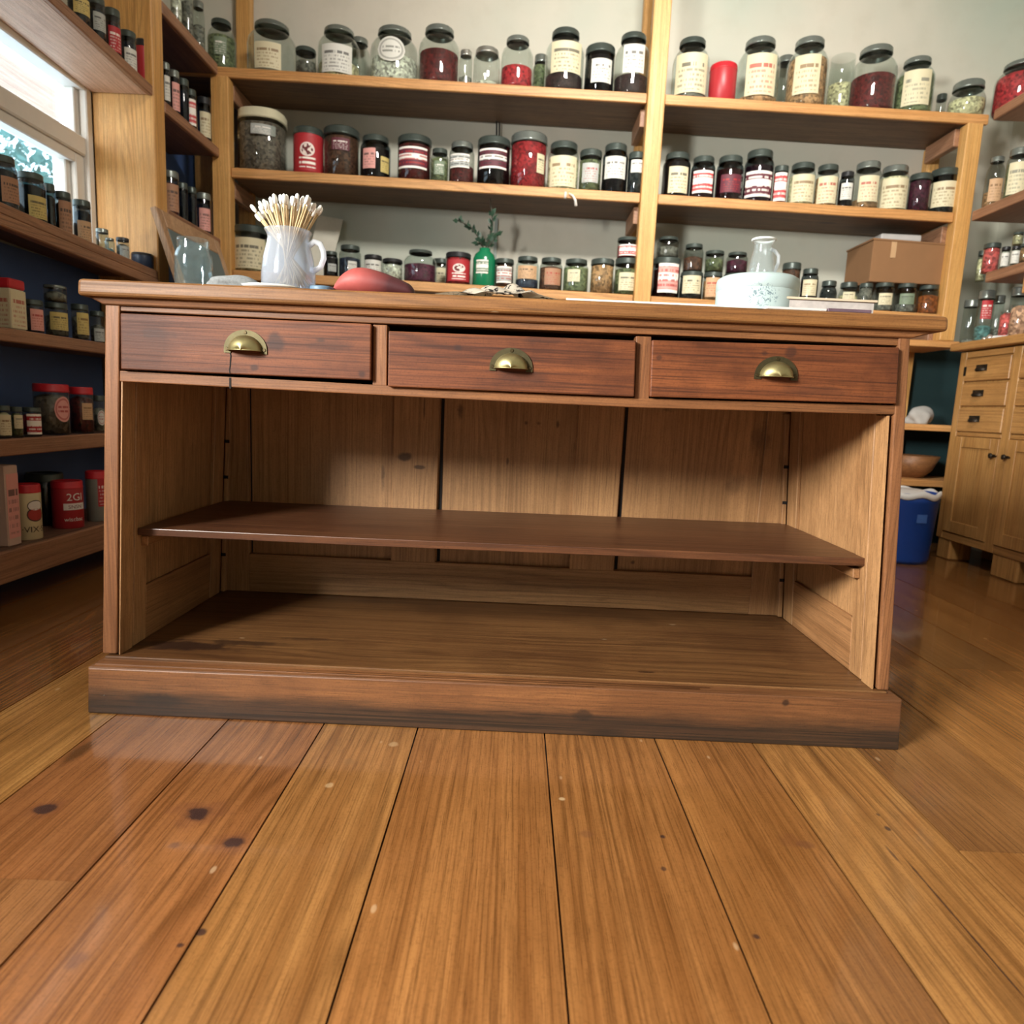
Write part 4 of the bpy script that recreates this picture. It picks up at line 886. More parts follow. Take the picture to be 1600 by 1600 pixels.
 ('s2', 51, 34, 468, 0, 's', 'dk', 'd', 'navy', .7, lb(('pink', 'r', 'lines'), .08, .72, 1.4, .35), 'jar with pinkish label'),
 ('s2', 88, 36, 473, 0, 's', 'dk', 'd', 'grey', .6, lb(('yellow', 'k', 'lines'), .2, .72, 1.8, .2), 'jar with wide yellowish label'),
 ('s2', 86, 36, 445, 0, 's', 'st', 'd', 'grey', .5, None, 'grey jar stacked on yellow-labelled jar', 'S'),
 ('s2', 125, 27, 475, 0, 's', 'dk', 'd', 'grey', .6, lb(('yellow', 'b', 'lines'), .16, .76, 1.6, .3), 'slim jar with yellow label'),
 ('s2', 152, 22, 486, 0, 's', 'dk', 'd', 'grey', .5, lb(('grey', 'k', 'lines'), .05, .45, 1.6, .2), 'jar with grey label beside the counter'),
 ('s3', 5, 24, 634, 0, 's', 'dk', 'd', 'cream', .7, lb(C4, .1, .72, 1.9, .3), 'jar with cream label at picture edge'),
 ('s3', 26, 19, 636, 0, 's', 'dk', 'd', 'green', .7, lb(('cream', 'g', 'lines'), .3, .74, 1.7, .3), 'small greenish jar with pale label'),
 ('s3', 50, 30, 637, 0, 's', 'dk', 'd', 'red', .7, lb(('red', 'w', 'bands'), .08, .78, 1.8, .2), 'jar with red and white label'),
 ('s3', 80, 58, 600, 0, 's', 'rd', 'd', 'speck', .74, ('pink', 'r', 'oval', .26, .76, 1.15, .55), 'wide red-lidded jar with round label'),
 ('s3', 127, 38, 605, 0, 's', 'rd', 'd', 'maroon', .74, lb(('tan', 'b', 'lines'), .3, .66, 1.0, .4), 'narrower red-lidded jar with tan label'),
 ('s3', 155, 20, 618, 0, 's', 'dk', 'c', 'grey', .6, ('white', 'r', 'oval', .2, .6, 1.3, .2), 'slim jar with round emblem beside the counter'),
 ('s4', 42, 46, 758, 0, 's', 'rd', 'x', 'cream', 1, None, 'cream tin with red lid and red oval emblem'),
 ('s4', 70, 62, 741, 1, 's', 'dk', 't', 'navy', .7, None, 'big dark jar behind the red tins'),
 ('s4', 105, 52, 753, 0, 's', 'rd', 'x', 'red', 1, None, 'red tin with white lettering and red lid'),
 ('s4', 150, 34, 737, 0, 's', 'rd', 'x', 'grey', 1, ('red', 'w', 'lines', .3, .85, 1.0, .5), 'grey tin with red panel beside the counter'),
 # right side
 ('R1', 1597, 76, 88, 0, 'g', 'st', 'c', 'red', .74, None, 'big jar full of bright red'),
 ('R2', 1557, 30, 243, 0, 'g', 'st', 'd', 'tan', .3, lb(('tan', 'b', 'lines'), .1, .55, 1.4, .2), 'narrow-necked jar with tan label'),
 ('R2', 1593, 36, 229, 0, 'm', 'st', 'd', 'green', .7, lb(('cream', 'g', 'lines'), .06, .7, 1.6, 0), 'jar of pale green at picture edge'),
 ('R3', 1549, 26, 379, 0, 's', 'dk', 'c', 'pink', .8, None, 'jar full of pinkish red with dark lid'),
 ('R3', 1534, 14, 391, 1, 's', 'dk', 'c', 'cream', .7, None, 'pale jar behind the pink one'),
 ('R3', 1570, 14, 385, 0, 's', 'bk', 'd', 'white', .7, lb(C2, .1, .7, 1.8, 0), 'small black-lidded white jar'),
 ('R3', 1586, 14, 384, 0, 's', 'bk', 'd', 'white', .7, lb(C2, .1, .74, 2.0, 0), 'small black-lidded white jar nearer the picture edge'),
 ('R3', 1600, 14, 380, 0, 's', 'dk', 'd', 'tan', .7, None, 'tan jar at picture edge'),
 ('R3', 1590, 16, 362, 0, 's', 'dk', 'd', 'cream', .7, None, 'small cream jar stacked on white-labelled jar, right wall lower shelf', 'S2'),
 ('W', 1517, 24, 468, 0, 's', 'st', 'c', 'grey', .1, None, 'empty clear jar'),
 ('W', 1541, 27, 453, 0, 's', 'st', 'c', 'teal', .3, lb(('red', 'w', 'lines'), .45, .8, 1.3, .2), 'clear jar with red label over green'),
 ('W', 1560, 18, 461, 1, 's', 'st', 'c', 'grey', .3, None, 'clear jar behind red ones'),
 ('W', 1572, 22, 485, 0, 's', None, 'c', 'pink', .86, None, 'lidless jar of pinkish red'),
 ('W', 1593, 30, 474, 0, 's', None, 'c', 'peach', .9, None, 'lidless jar of peach-coloured powder'),
 ('W', 1592, 26, 448, 1, 's', 'st', 'c', 'grey', .2, None, 'tall clear jar behind the peach one'),
]
order = {}
for q in J:
    if len(q) == 12: order.setdefault((q[0], q[1] < 1030 if q[0][0] == 'B' else True), []).append(q[1])
for k in order: order[k].sort()
last = None
JOBJ = {}
PL = {}
for q in J:
    if len(q) == 12: PL[q[:4]] = list(place(*q[:5])) + [q[4]]
kp = list(PL)
for _ in range(6):   # neighbours on a shelf may touch but not overlap
    for i, a in enumerate(kp):
        for b in kp[i + 1:]:
            if a[0] != b[0]: continue
            A, B = PL[a], PL[b]; d = math.hypot(A[0] - B[0], A[1] - B[1]); ra = A[3] * (1.12 if a[1] == 411 else 1); rb_ = B[3]
            if ra + rb_ > d - 0.002:
                f = max(0.86, (d - 0.002) / (ra + rb_))
                if (A[5] == 1) != (B[5] == 1):   # a jar standing behind gives way
                    q_ = A if A[5] == 1 else B; q_[3] *= max(0.6, 1 - (ra + rb_ - d + 0.002) / q_[3])
                else: A[3] *= f; B[3] *= f
for q in J:
    sh, x, w, top, row, shape, lid, gl, cont, fill, lab, look = q[:12]
    if len(q) > 12:
        (lx, ly, lz, lr, lh) = last if q[12] == 'S' else [v for k, v in JT.items() if k[0] == sh and k[1] == 1586][0]
        X, y = lx, ly; zb = lz + lh + 0.0004; r = w * y * math.cos(math.atan2(abs(X), y)) / (2 * FPX); h = PY(x, top, y - 0.7 * r).z - zb
        label = look
    else:
        X, y, zb, r, h = PL[q[:4]][:5]
        kk = (sh, x < 1030 if sh[0] == 'B' else True); i = order[kk].index(x)
        bay = '' if sh[0] != 'B' else (', left bay' if x < 1030 else ', right bay')
        label = '%s, %s from left, %s%s' % (look, ORDN[i] if i < 18 else 'nineteenth', PLACE[sh], bay)
        words = label.split()
        if len(words) > 16:
            label = '%s, %s on %s%s' % (look, ORDN[i], PLACE[sh].replace("back wall's ", '').replace('the ', ''), bay)
    h = max(h, 0.03)
    last = (X, y, zb, r, h); JT[(sh, x)] = last
    adir = math.atan2(-y, -X) if sh[0] != 'B' else math.atan2(-y, -X * 0.7)
    if sh[0] in 'Lcs': adir = math.atan2(-y * 0.75, -X)
    o = build_jar((X, y, zb), r, h, (shape, lid, gl, cont, fill, lab), label, 'jars on ' + PLACE[sh].replace('the ', ''), adir)
    JOBJ[(sh, x, top)] = (o, (X, y, zb), r, h, adir)

def wrap_text(body, size, c, r, a0, z, mat, parent, name='lettering'):
    cu_ = bpy.data.curves.new('txt', 'FONT'); cu_.body = body; cu_.size = size; cu_.align_x = 'CENTER'; cu_.resolution_u = 3
    ob = bpy.data.objects.new('txt', cu_); COL.objects.link(ob)
    dg = bpy.context.evaluated_depsgraph_get(); me = bpy.data.meshes.new_from_object(ob.evaluated_get(dg))
    m = MB(); m.bm.from_mesh(me); bpy.data.objects.remove(ob); bpy.data.curves.remove(cu_); bpy.data.meshes.remove(me)
    for v in m.bm.verts:
        a = a0 + v.co.x / r; v.co = Vector((c[0] + (r + 0.0012) * math.cos(a), c[1] + (r + 0.0012) * math.sin(a), c[2] + z + v.co.y))
    return obj(name, m, mat, parent)
def disc(c, r, a0, z, wx, wz, mat, parent, name, e=0.0009):
    m = MB(); m.patch(c, r, a0, 2 * wx / r, z - wz, z + wz, n=20, e=e, round_=True); return obj(name, m, mat, parent)
M_ink_w = plain('white_print', srgb(226, 218, 210), 0.6); M_ink_k = plain('dark_print', srgb(60, 48, 40), 0.6); M_ink_r = plain('red_print', srgb(168, 52, 44), 0.6)
o, c, r, h, a = JOBJ[('s4', 42, 758)]
disc(c, r, a + .45, h * .62, r * .62, h * .10, M_ink_k, o, 'emblem', .0008); disc(c, r, a + .45, h * .62, r * .56, h * .085, M_ink_w, o, 'emblem', .0010)
disc(c, r, a + .45, h * .46, r * .68, h * .13, M_ink_k, o, 'emblem', .0008); disc(c, r, a + .45, h * .46, r * .60, h * .11, M_ink_r, o, 'emblem', .0010)
wrap_text('\u00b7VIX\u00b7S', h * .15, c, r, a + .25, h * .14, M_ink_k, o)
o, c, r, h, a = JOBJ[('s4', 105, 753)]
wrap_text('2GI', h * .22, c, r, a + .35, h * .60, M_ink_w, o)
m = MB(); m.patch(c, r, a + .35, 1.5, h * .40, h * .54, e=.0008); obj('emblem', m, M_ink_w, o)
wrap_text('SNSN', h * .11, c, r, a + .35, h * .43, plain('dark_red_print', srgb(110, 30, 34), .6), o)
wrap_text('wiscbac', h * .12, c, r, a + .25, h * .16, M_ink_w, o)

# ------------------------------------------------------------------ other things on the shelves
def at_counter(px, y, dz=0.0):
    x = PY(px, 440, y).x; return Vector((x, y, ztop(x) + dz))
# cartons
c0, c1 = PY(1358, 370, 3.34), PY(1477, 443, 3.34)
zbx = max(last_[2] + last_[4] for k, last_ in JT.items() if k[0] == 'B3' and k[1] in (1352, 1381, 1416, 1450)) + 0.001
M_card = plain('brown_cardboard', srgb(134, 96, 62), 0.85, vary=0.1, scale=12)
bx = thing('cardboard_box', 'brown cardboard carton resting on the jar lids at the right end of the bottom shelf', 'box', (1.72, 3.45, zbx))
bl, br = PY(1358, 440, 3.34).x, c1.x - 0.02
m = MB(); m.box(bl, br, 3.34, 3.60, zbx, c0.z - 0.012, 0.002)
obj('carton', m, M_card, bx)
m = MB(); m.hexa([(bl - 0.005, 3.337, c0.z - 0.012), (br + 0.02, 3.337, c0.z - 0.022), (br + 0.02, 3.60, c0.z - 0.022), (bl - 0.005, 3.60, c0.z - 0.012), (bl - 0.005, 3.337, c0.z - 0.004), (br + 0.02, 3.337, c0.z - 0.016), (br + 0.02, 3.60, c0.z - 0.016), (bl - 0.005, 3.60, c0.z - 0.004)])
obj('flap', m, M_card, bx)
p = PY(1397, 385, 3.338); obj('tape', MB().box(p.x - 0.012, p.x + 0.012, 3.3375, 3.3395, p.z - 0.05, p.z + 0.02), plain('packing_tape', srgb(186, 150, 112), 0.3), bx)
a, b = PY(1372, 358, 3.42), PY(1434, 368, 3.42)
based('plastic_tray', MB().box(a.x, b.x, 3.38, 3.50, c0.z - 0.002, c0.z + 0.03, 0.008, 3), plain('grey_plastic', srgb(178, 174, 170), 0.4), ((a.x + b.x) / 2, 3.44, c0.z - 0.002), 'flat grey plastic tray lying on top of the cardboard carton', 'tray')
# pale board leaning behind the jug
m = MB(); q = [PY(497, 336, 3.60), PY(536, 343, 3.60), PY(511, 416, 3.52), PY(472, 410, 3.52)]
for p_ in q[2:]: p_.z = SB['B3'](p_.x) + 0.001
d = Vector((0, 0.006, 0)); m.hexa([q[3], q[2], q[2] + d, q[3] + d, q[0], q[1], q[1] + d, q[0] + d])
zz = min(v.co.z for v in m.bm.verts)
based('paper_card', m, plain('pale_card', srgb(206, 200, 184), 0.8), ((q[2] + q[3]) / 2), 'pale grey card leaning against the back wall behind the swab-filled jug', 'card')
# green bottle with sprig
bp_ = place('B3', 757, 34, 386, 0)
gb = thing('green_bottle', 'green bottle holding a leafy sprig on the bottom shelf', 'bottle', bp_[:3])
X, y, zb, r, h = bp_
obj('bottle_body', MB().lathe([(0, 0), (.94 * r, 0), (r, .03 * h), (r, .72 * h), (.85 * r, .84 * h), (.5 * r, .93 * h), (.48 * r, h), (.40 * r, h), (.40 * r, .9 * h)], (X, y, zb), 28), plain('green_glaze', srgb(22, 112, 74), 0.2), gb)
obj('label', MB().patch((X, y, zb), r, math.atan2(-y, -X) - .2, 1.1, .32 * h, .66 * h), label_mat('white', 'k', 'emblem') if False else label_mat('green', 'w', 'bands'), gb)
sp = thing('leafy_sprig', 'dark green leafy sprig standing in the green bottle', 'plant', (X, y, zb + h * 0.9))
M_leaf = plain('dark_leaf', srgb(40, 66, 48), 0.5, vary=0.3); M_twig = plain('twig', srgb(58, 52, 40), 0.7)
stems = [[(757, 392), (748, 372), (736, 355), (720, 346), (714, 344)], [(757, 392), (764, 370), (770, 350), (768, 330), (766, 310)], [(757, 392), (770, 376), (778, 366)], [(757, 392), (752, 378), (746, 380)]]
tw = MB(); lf = MB()
rr = random.Random(5)
def leafat(m, p, d, L, wd):
    d = d.normalized(); s = d.cross(Vector((rr.uniform(-1, 1), -1, rr.uniform(-1, 1)))).normalized() * wd
    v = [m.bm.verts.new(p + q) for q in (Vector((0, 0, 0)), d * L * .4 + s, d * L, d * L * .4 - s)]
    f = m.bm.faces.new(v)
for s in stems:
    pts = [PY(px_, py_, y + rr.uniform(-.02, .02) * (i > 0)) for i, (px_, py_) in enumerate(s)]
    pts[0] = Vector((X, y, zb + h * 0.92))
    tw.tube(pts, 0.003, 6)
    for a, b in zip(pts, pts[1:]):
        n = max(4, int((b - a).length / 0.009))
        for i in range(n):
            if a is pts[0] and i < n * .3: continue
            if s is stems[1] and a.z > zb + h + 0.13: continue
            p = a.lerp(b, i / n); dr = (b - a).normalized() + Vector((rr.uniform(-1, 1), rr.uniform(-1, 1), rr.uniform(-.5, 1))) * 1.1
            leafat(lf, p, dr, rr.uniform(.026, .042), rr.uniform(.008, .012))
obj('stem', tw, M_twig, sp); obj('leaves', lf, M_leaf, sp)
# cord hanging from the top shelf
cd_ = MB(); P_ = [PY(764, 139, 3.34), PY(768, 152, 3.40), PY(774, 172, 3.52), PY(776, 184, 3.60), PY(776, 215, 3.61)]
cd_.tube(P_, 0.004, 6); cd_.tube([P_[3], PY(780, 190, 3.61), PY(780, 215, 3.615)], 0.003, 6); cd_.tube([PY(776, 215, 3.61), PY(776, 262, 3.615)], 0.004, 6)
tag(obj('black_cord', cd_, plain('black_rubber', srgb(36, 36, 40), 0.5)), 'black cord hanging below the top shelf against the back wall', 'cord')
tag(obj('wall_conduit', MB().box(PY(775, 360, YB).x - 0.008, PY(775, 360, YB).x + 0.008, YB - 0.012, YB - 0.001, 1.16, 1.54), plain('grey_conduit', srgb(140, 146, 138), 0.6)), 'thin grey conduit running up the wall behind the sprig', 'pipe')
st = MB(); st.tube([PY(884, 300, 3.294), PY(883, 310, 3.293)], 0.006, 6); st.tube([PY(889, 302, 3.294), PY(895, 306, 3.292), PY(899, 313, 3.292), PY(900, 322, 3.292)], [.003, .005, .006, .008], 6)
tag(obj('paper_tie', st, plain('white_tie', srgb(216, 208, 198), 0.7)), 'white curled tie hanging from the edge of the middle shelf', 'string')
# leaning framed slate
M_slate = plain('grey_slate', srgb(92, 104, 104), 0.55, vary=0.2, scale=8)
fr = thing('slate_board', 'wood-framed grey slate leaning against the left corner shelves', 'board', (-1.0, 3.0, 0))
T0, T1 = PX(244, 320, -1.345), PX(342, 374, -1.345)
zt_ = (T0.z + T1.z) / 2; y0_, y1_ = T0.y - 0.02, T1.y - 0.02; xb_ = -0.93
dv = Vector((-1.345 - xb_, 0, zt_)); nv = Vector((zt_, 0, 1.345 + xb_)).normalized() * 0.022
def lean(y, t): return Vector((xb_, y, 0.01)) + dv * t
def lbar(m, ya, yb_, ta, tb, off=0.0, th=1.0):
    m.hexa([lean(ya, ta) - nv * th + nv * off, lean(yb_, ta) - nv * th + nv * off, lean(yb_, ta) + nv * off, lean(ya, ta) + nv * off, lean(ya, tb) - nv * th + nv * off, lean(yb_, tb) - nv * th + nv * off, lean(yb_, tb) + nv * off, lean(ya, tb) + nv * off], 0.003)
fr_w = wood('slate_frame_wood', srgb(150, 112, 80), srgb(182, 142, 106), srgb(206, 168, 130), 'z', 0.5)
for ya, yb_, ta, tb in ((y0_, y0_ + 0.045, 0, 0.985), (y1_ - 0.045, y1_, 0, 0.985), (y0_ + 0.046, y1_ - 0.046, 0.935, 0.985), (y0_ + 0.046, y1_ - 0.046, 0, 0.04)):
    m = MB(); lbar(m, ya, yb_, ta, tb); obj('frame_bar', m, fr_w, fr)
m = MB(); lbar(m, y0_ + 0.046, y1_ - 0.046, 0.04, 0.935, -0.006, 0.5); obj('slate', m, M_slate, fr)

# canisters and boxes without glass
p = place('s2', 10, 42, 434, 0); X, y, zb, r, h = p
bx2 = thing('storage_canister', 'tall cream canister with red top, leftmost on the upper left shelf beside counter', 'canister', (X, y, zb))
obj('body', MB().box(X - r, X + r, y - r, y + r, zb, zb + h * .8, 0.004), plain('cream_card', srgb(214, 204, 178), 0.6), bx2)
obj('lid', MB().box(X - r * 1.02, X + r * 1.02, y - r * 1.02, y + r * 1.02, zb + h * .8, zb + h, 0.006, 2), LIDM['rd'], bx2)
m = MB(); uvl = m.bm.loops.layers.uv.verify()
for face in (0, 1):
    if face == 0: V = [(X + r + .0006, y - r * .95, zb + .03 * h), (X + r + .0006, y + r * .95, zb + .03 * h), (X + r + .0006, y + r * .95, zb + .78 * h), (X + r + .0006, y - r * .95, zb + .78 * h)]
    else: V = [(X - r * .95, y - r - .0006, zb + .03 * h), (X + r * .95, y - r - .0006, zb + .03 * h), (X + r * .95, y - r - .0006, zb + .78 * h), (X - r * .95, y - r - .0006, zb + .78 * h)]
    f = m.bm.faces.new([m.bm.verts.new(v) for v in V])
    for lp, uv in zip(f.loops, ((0, 0), (1, 0), (1, 1), (0, 1))): lp[uvl].uv = uv
obj('label', m, label_mat('cream', 'r', 'lines'), bx2)
p = place('s4', 4, 36, 728, 0); X, y, zb, r, h = p
cx2 = thing('paper_carton', 'tall pinkish printed carton at the left edge of the lowest shelf', 'carton', (X, y, zb))
obj('box_body', MB().box(X - r, X + r, y - r, y + r, zb, zb + h, 0.003), plain('pink_card', srgb(196, 168, 152), 0.7), cx2)
m = MB(); uvl = m.bm.loops.layers.uv.verify()
f = m.bm.faces.new([m.bm.verts.new(v) for v in ((X + r + .0006, y - r * .9, zb + .1 * h), (X + r + .0006, y + r * .9, zb + .1 * h), (X + r + .0006, y + r * .9, zb + .9 * h), (X + r + .0006, y - r * .9, zb + .9 * h))])
for lp, uv in zip(f.loops, ((0, 0), (1, 0), (1, 1), (0, 1))): lp[uvl].uv = uv
obj('label', m, label_mat('pink', 'k', 'lines'), cx2)

# right side: cloth on the worktop, trinket, bag, bowl, bin
def blob(name, c, sx, sy, sz, mat, label, cat, seed, amp=0.35, flat=True):
    m = MB(); bmesh.ops.create_icosphere(m.bm, subdivisions=4, radius=1.0); r_ = random.Random(seed)
    k = [Vector((r_.uniform(-1, 1), r_.uniform(-1, 1), r_.uniform(-1, 1))).normalized() for _ in range(14)]; f = [r_.uniform(2, 6) for _ in k]; ph = [r_.uniform(0, 6) for _ in k]
    for v in m.bm.verts:
        n = v.co.normalized(); s = 1 + amp * sum(math.sin(f[i] * n.dot(k[i]) + ph[i]) for i in range(14)) / 6
        v.co = Vector((n.x * sx * s, n.y * sy * s, n.z * sz * s))
        if flat: v.co.z = max(v.co.z, -sz * 0.55)
    z0_ = min(v.co.z for v in m.bm.verts)
    for v in m.bm.verts: v.co += Vector(c) - Vector((0, 0, z0_))
    for fc in m.bm.faces: fc.smooth = True
    return based(name, m, mat, c, label, cat)
M_cloth = plain('white_cloth', srgb(216, 214, 210), 0.9, vary=0.08)
q = PX(1490, 528, 2.08)
blob('folded_cloth', (2.09, min(3.2, PZ(1492, 527, 0.995).y), 0.9925), 0.075, 0.06, 0.014, M_cloth, 'white folded cloth lying at the far end of the worktop', 'cloth', 3, 0.12)
q = PZ(1537, 530, 0.9925)
m = MB(); m.lathe([(0, 0), (.012, 0), (.016, .006), (.012, .014), (.006, .02), (0, .022)], (2.02, q.y, 0.9925), 14); m.lathe([(0, 0), (.008, 0), (.010, .008), (0, .016)], (2.02, q.y + 0.035, 0.9925), 12)
based('metal_trinket', m, plain('trinket_silver', srgb(200, 190, 180), 0.3, 0.7), (2.02, q.y, 0.9925), 'small shiny metal trinket on the worktop edge', 'trinket')
q = PY(1432, 657, 3.42)
blob('cloth_bag', (q.x + 0.01, 3.42, 0.6205), 0.06, 0.05, 0.052, plain('grey_white_cloth', srgb(168, 164, 158), .9), 'crumpled white cloth bag on the low shelf behind the counter', 'bag', 8, 0.3)
q = PY(1415, 760, 3.5)
m = MB(); m.lathe([(0, 0), (.05, 0), (.09, .04), (.12, .11), (.112, .11), (.08, .045), (.04, .012), (0, .01)], (q.x, 3.47, 0.3555), 28)
based('wooden_bowl', m, wood('bowl_wood', srgb(110, 70, 40), srgb(140, 92, 54), srgb(160, 110, 66), 'x', .5), (q.x, 3.47, 0.3555), 'brown wooden bowl in the dark low shelf above the blue bin', 'bowl')
q = PZ(1420, 875, 0); yb2 = 3.13; rb = 0.14
xr = PY(1458, 800, yb2).x; bc = (xr - rb, yb2, 0)
hb = PY(1440, 768, yb2).z
bn = thing('blue_bin', 'round blue plastic bin with white liner standing behind the counter', 'bin', bc)
obj('bucket', MB().lathe([(0, 0.001), (rb * .86, 0.001), (rb * .9, .02), (rb * .985, hb * .86), (rb * 1.0, hb * .87), (rb, hb), (rb * .95, hb), (rb * .85, .03), (0, .025)], bc, 36), plain('blue_plastic', srgb(18, 66, 150), 0.4, vary=0.08), bn)
m = MB(); m.lathe([(rb * .93, hb - .10), (rb * .955, hb + .004), (rb * 1.02, hb + .006), (rb * 1.04, hb - .02), (rb * 1.015, hb - .022)], bc, 48)
for v in m.bm.verts: v.co.z += 0.012 * math.sin(7 * math.atan2(v.co.y - bc[1], v.co.x - bc[0])) * (v.co.z > hb - .05) * 0.6; 
obj('liner', m, M_cloth, bn)
m = MB(); m.lathe([(0, .012), (rb * .5, .03), (rb * .92, .0)], (bc[0], bc[1], hb - .02), 24); obj('refuse', m, M_cloth, bn)
obj('handle_mark', MB().patch(bc, rb * .965, math.atan2(-1, .1), .35, hb * .60, hb * .72, e=.002), plain('pale_blue_print', srgb(60, 100, 170), .5), bn)

# ------------------------------------------------------------------ things on the counter
M_jug = glass('frosted_jug_glass', (0.88, 0.92, 0.97, 1), haze=0.26, hazec=(0.86, 0.90, 0.98, 1), rough=0.08)
M_ghandle = glass('glass_handle', (0.9, 0.93, 0.97, 1), haze=0.6, hazec=(.9, .92, .96, 1))
M_clear = glass('clear_counter_glass', (0.90, 0.95, 0.96, 1), haze=0.04, hazec=(0.7, 0.85, 0.9, 1))
# jug
yj = 1.325; c = at_counter(451, yj); rj = 40 * yj / FPX * 0.985; hj = PY(449, 362, yj).z - c.z
c.z += 0.0005
jg = thing('glass_jug', 'frosted glass jug full of cotton swabs on the counter', 'jug', c)
obj('jug_body', MB().lathe([(0, .003), (rj * .9, 0), (rj * 1.0, .006), (rj * 1.0, hj * .3), (rj * .93, hj * .55), (rj * .80, hj * .78), (rj * .76, hj * .88), (rj * .80, hj * .95), (rj * .88, hj), (rj * .85, hj + .001), (rj * .77, hj * .95), (rj * .73, hj * .88), (rj * .77, hj * .77), (rj * .90, hj * .54), (rj * .96, hj * .3), (rj * .95, .01), (0, .008)], c, 36), M_jug, jg)
obj('handle', MB().tube([PY(483, 384, yj), PY(491, 378, yj), PY(500, 381, yj), PY(505, 392, yj), PY(506, 404, yj), PY(501, 417, yj), PY(491, 423, yj), PY(485, 421, yj)], 0.0052, 10), M_ghandle, jg)
# swabs
M_stick = wood('swab_stick_wood', srgb(186, 150, 102), srgb(206, 174, 128), srgb(222, 194, 152), 'z', 0.6, knots=0); M_cot = plain('cotton', srgb(242, 240, 234), 0.95, vary=0.03)
LS = 0.155
def make_swab():
    t = thing('cotton_swab', 'wooden cotton swab standing in the frosted jug on the counter', 'cotton swab', (0, 0, 0), 'cotton swabs in the jug')
    obj('stick', MB().tube([(0, 0, 0), (0, 0, LS * .93)], 0.0015, 6), M_stick, t)
    m = MB(); m.lathe([(0, 0), (.0024, .001), (.0036, .006), (.0038, .010), (.0030, .015), (0, .0175)], (0, 0, LS * .90), 9); obj('cotton_tip', m, M_cot, t)
    return t
base_sw = make_swab(); kids = list(base_sw.children)
rs = random.Random(11); NSW = 54
for i in range(NSW):
    if i == 0: o = base_sw
    else:
        o = base_sw.copy(); COL.objects.link(o)
        for k in kids: kk = k.copy(); COL.objects.link(kk); kk.parent = o
    a = i * 2.39996; rho = math.sqrt((i + .5) / NSW)
    rim = Vector((math.cos(a), math.sin(a) * .9, 0)) * (rho * rj * .62)
    out = Vector((math.cos(a), math.sin(a), 0)) * rho
    ht = hj * .93
    lean_x = math.cos(a) * rho * (0.86 if math.cos(a) < 0 else 0.62) + rs.uniform(-.08, .08); lean_y = math.sin(a) * rho * .35 + rs.uniform(-.06, .06)
    d = Vector((lean_x, lean_y, 1)).normalized()
    rimp = c + rim + Vector((0, 0, ht))
    sbl = 0.098 + rs.uniform(-.012, .012)
    o.location = rimp - d * sbl
    zmin = c.z + 0.012
    if o.location.z < zmin: o.location = o.location + d * ((zmin - o.location.z) / d.z)
    o.rotation_euler = d.to_track_quat('Z', 'Y').to_euler()
# clear jar in front of the slate
yk = 1.36; c2 = at_counter(303, yk, 0.0005); r2 = 29 * yk * .92 / FPX; h2 = PY(302, 374, yk).z - c2.z
cj = thing('mason_jar', 'open clear bluish glass jar on the counter in front of the slate', 'jar', c2)
obj('glass_body', MB().lathe([(0, .004), (r2 * .9, 0), (r2, .006), (r2, h2 * .62), (r2 * .95, h2 * .72), (r2 * .80, h2 * .82), (r2 * .84, h2 * .86), (r2 * .80, h2 * .89), (r2 * .84, h2 * .94), (r2 * .82, h2), (r2 * .76, h2), (r2 * .74, h2 * .82), (r2 * .9, h2 * .7), (r2 * .95, h2 * .6), (r2 * .95, .01), (0, .008)], c2, 32), M_clear, cj)
# grey cloth, plate, tape
c3 = at_counter(365, 1.30, 0.0005)
blob('grey_cloth', c3, 0.048, 0.030, 0.0150, plain('grey_knit', srgb(128, 130, 130), 0.95, vary=0.45, scale=220, bstr=0.4), 'crumpled grey knitted cloth lying left of the frosted jug', 'cloth', 21, 0.15)
yj2 = 1.30; cp = at_counter(441, 1.326, 0.0002)
c.z = c.z
based('white_saucer', MB().lathe([(0, -.0003), (.048, -.0003), (.056, .003), (.060, .006), (.057, .007), (.05, .0035), (rj * 1.03, .0006)], (cp.x - .012, 1.31, cp.z), 40, sy=.85), plain('white_ceramic', srgb(232, 230, 222), 0.35, vary=0.03), (cp.x, 1.31, cp.z), 'thin white saucer under the frosted jug', 'saucer')
tp = at_counter(503, 1.315, 0.0004)
m = MB(); m.lathe([(.010, 0), (.021, 0), (.022, .002), (.022, .010), (.021, .012), (.010, .012), (.010, 0)], tp, 28)
based('tape_roll', m, plain('blue_white_tape', srgb(88, 112, 132), 0.5, vary=0.3, scale=80), tp, 'small bluish roll lying between the jug and red pouch', 'tape')
# red pouch
rp = at_counter(585, 1.335, 0.0006); hl = 0.080
m = MB(); bm_ = m.bm; n1, n2 = 32, 20; rows = []
hmax = PY(572, 419, 1.335).z - rp.z
for i in range(n1 + 1):
    t = i / n1; xx = -hl + 2 * hl * t
    k_ = (1 - (1 - t / .38) ** 2.4) if t < .38 else 1 - .60 * ((t - .38) / .62) ** 1.5
    if t > .9: k_ *= math.sqrt(max(0.0, 1 - ((t - .9) / .1) ** 2))
    k_ = max(k_, 0.02); hh = hmax / 2 * k_
    rows.append([bm_.verts.new((rp.x + xx, rp.y + .036 * k_ ** .6 * math.cos(2 * PI * k / n2), rp.z + hh * (1 if t > .38 else 1 + (1 - k_) * .55) + hh * math.sin(2 * PI * k / n2))) for k in range(n2)])
for a, b in zip(rows, rows[1:]):
    for k in range(n2): f = bm_.faces.new((a[k], a[(k + 1) % n2], b[(k + 1) % n2], b[k])); f.smooth = True
bm_.faces.new(rows[0][::-1]); bm_.faces.new(rows[-1])
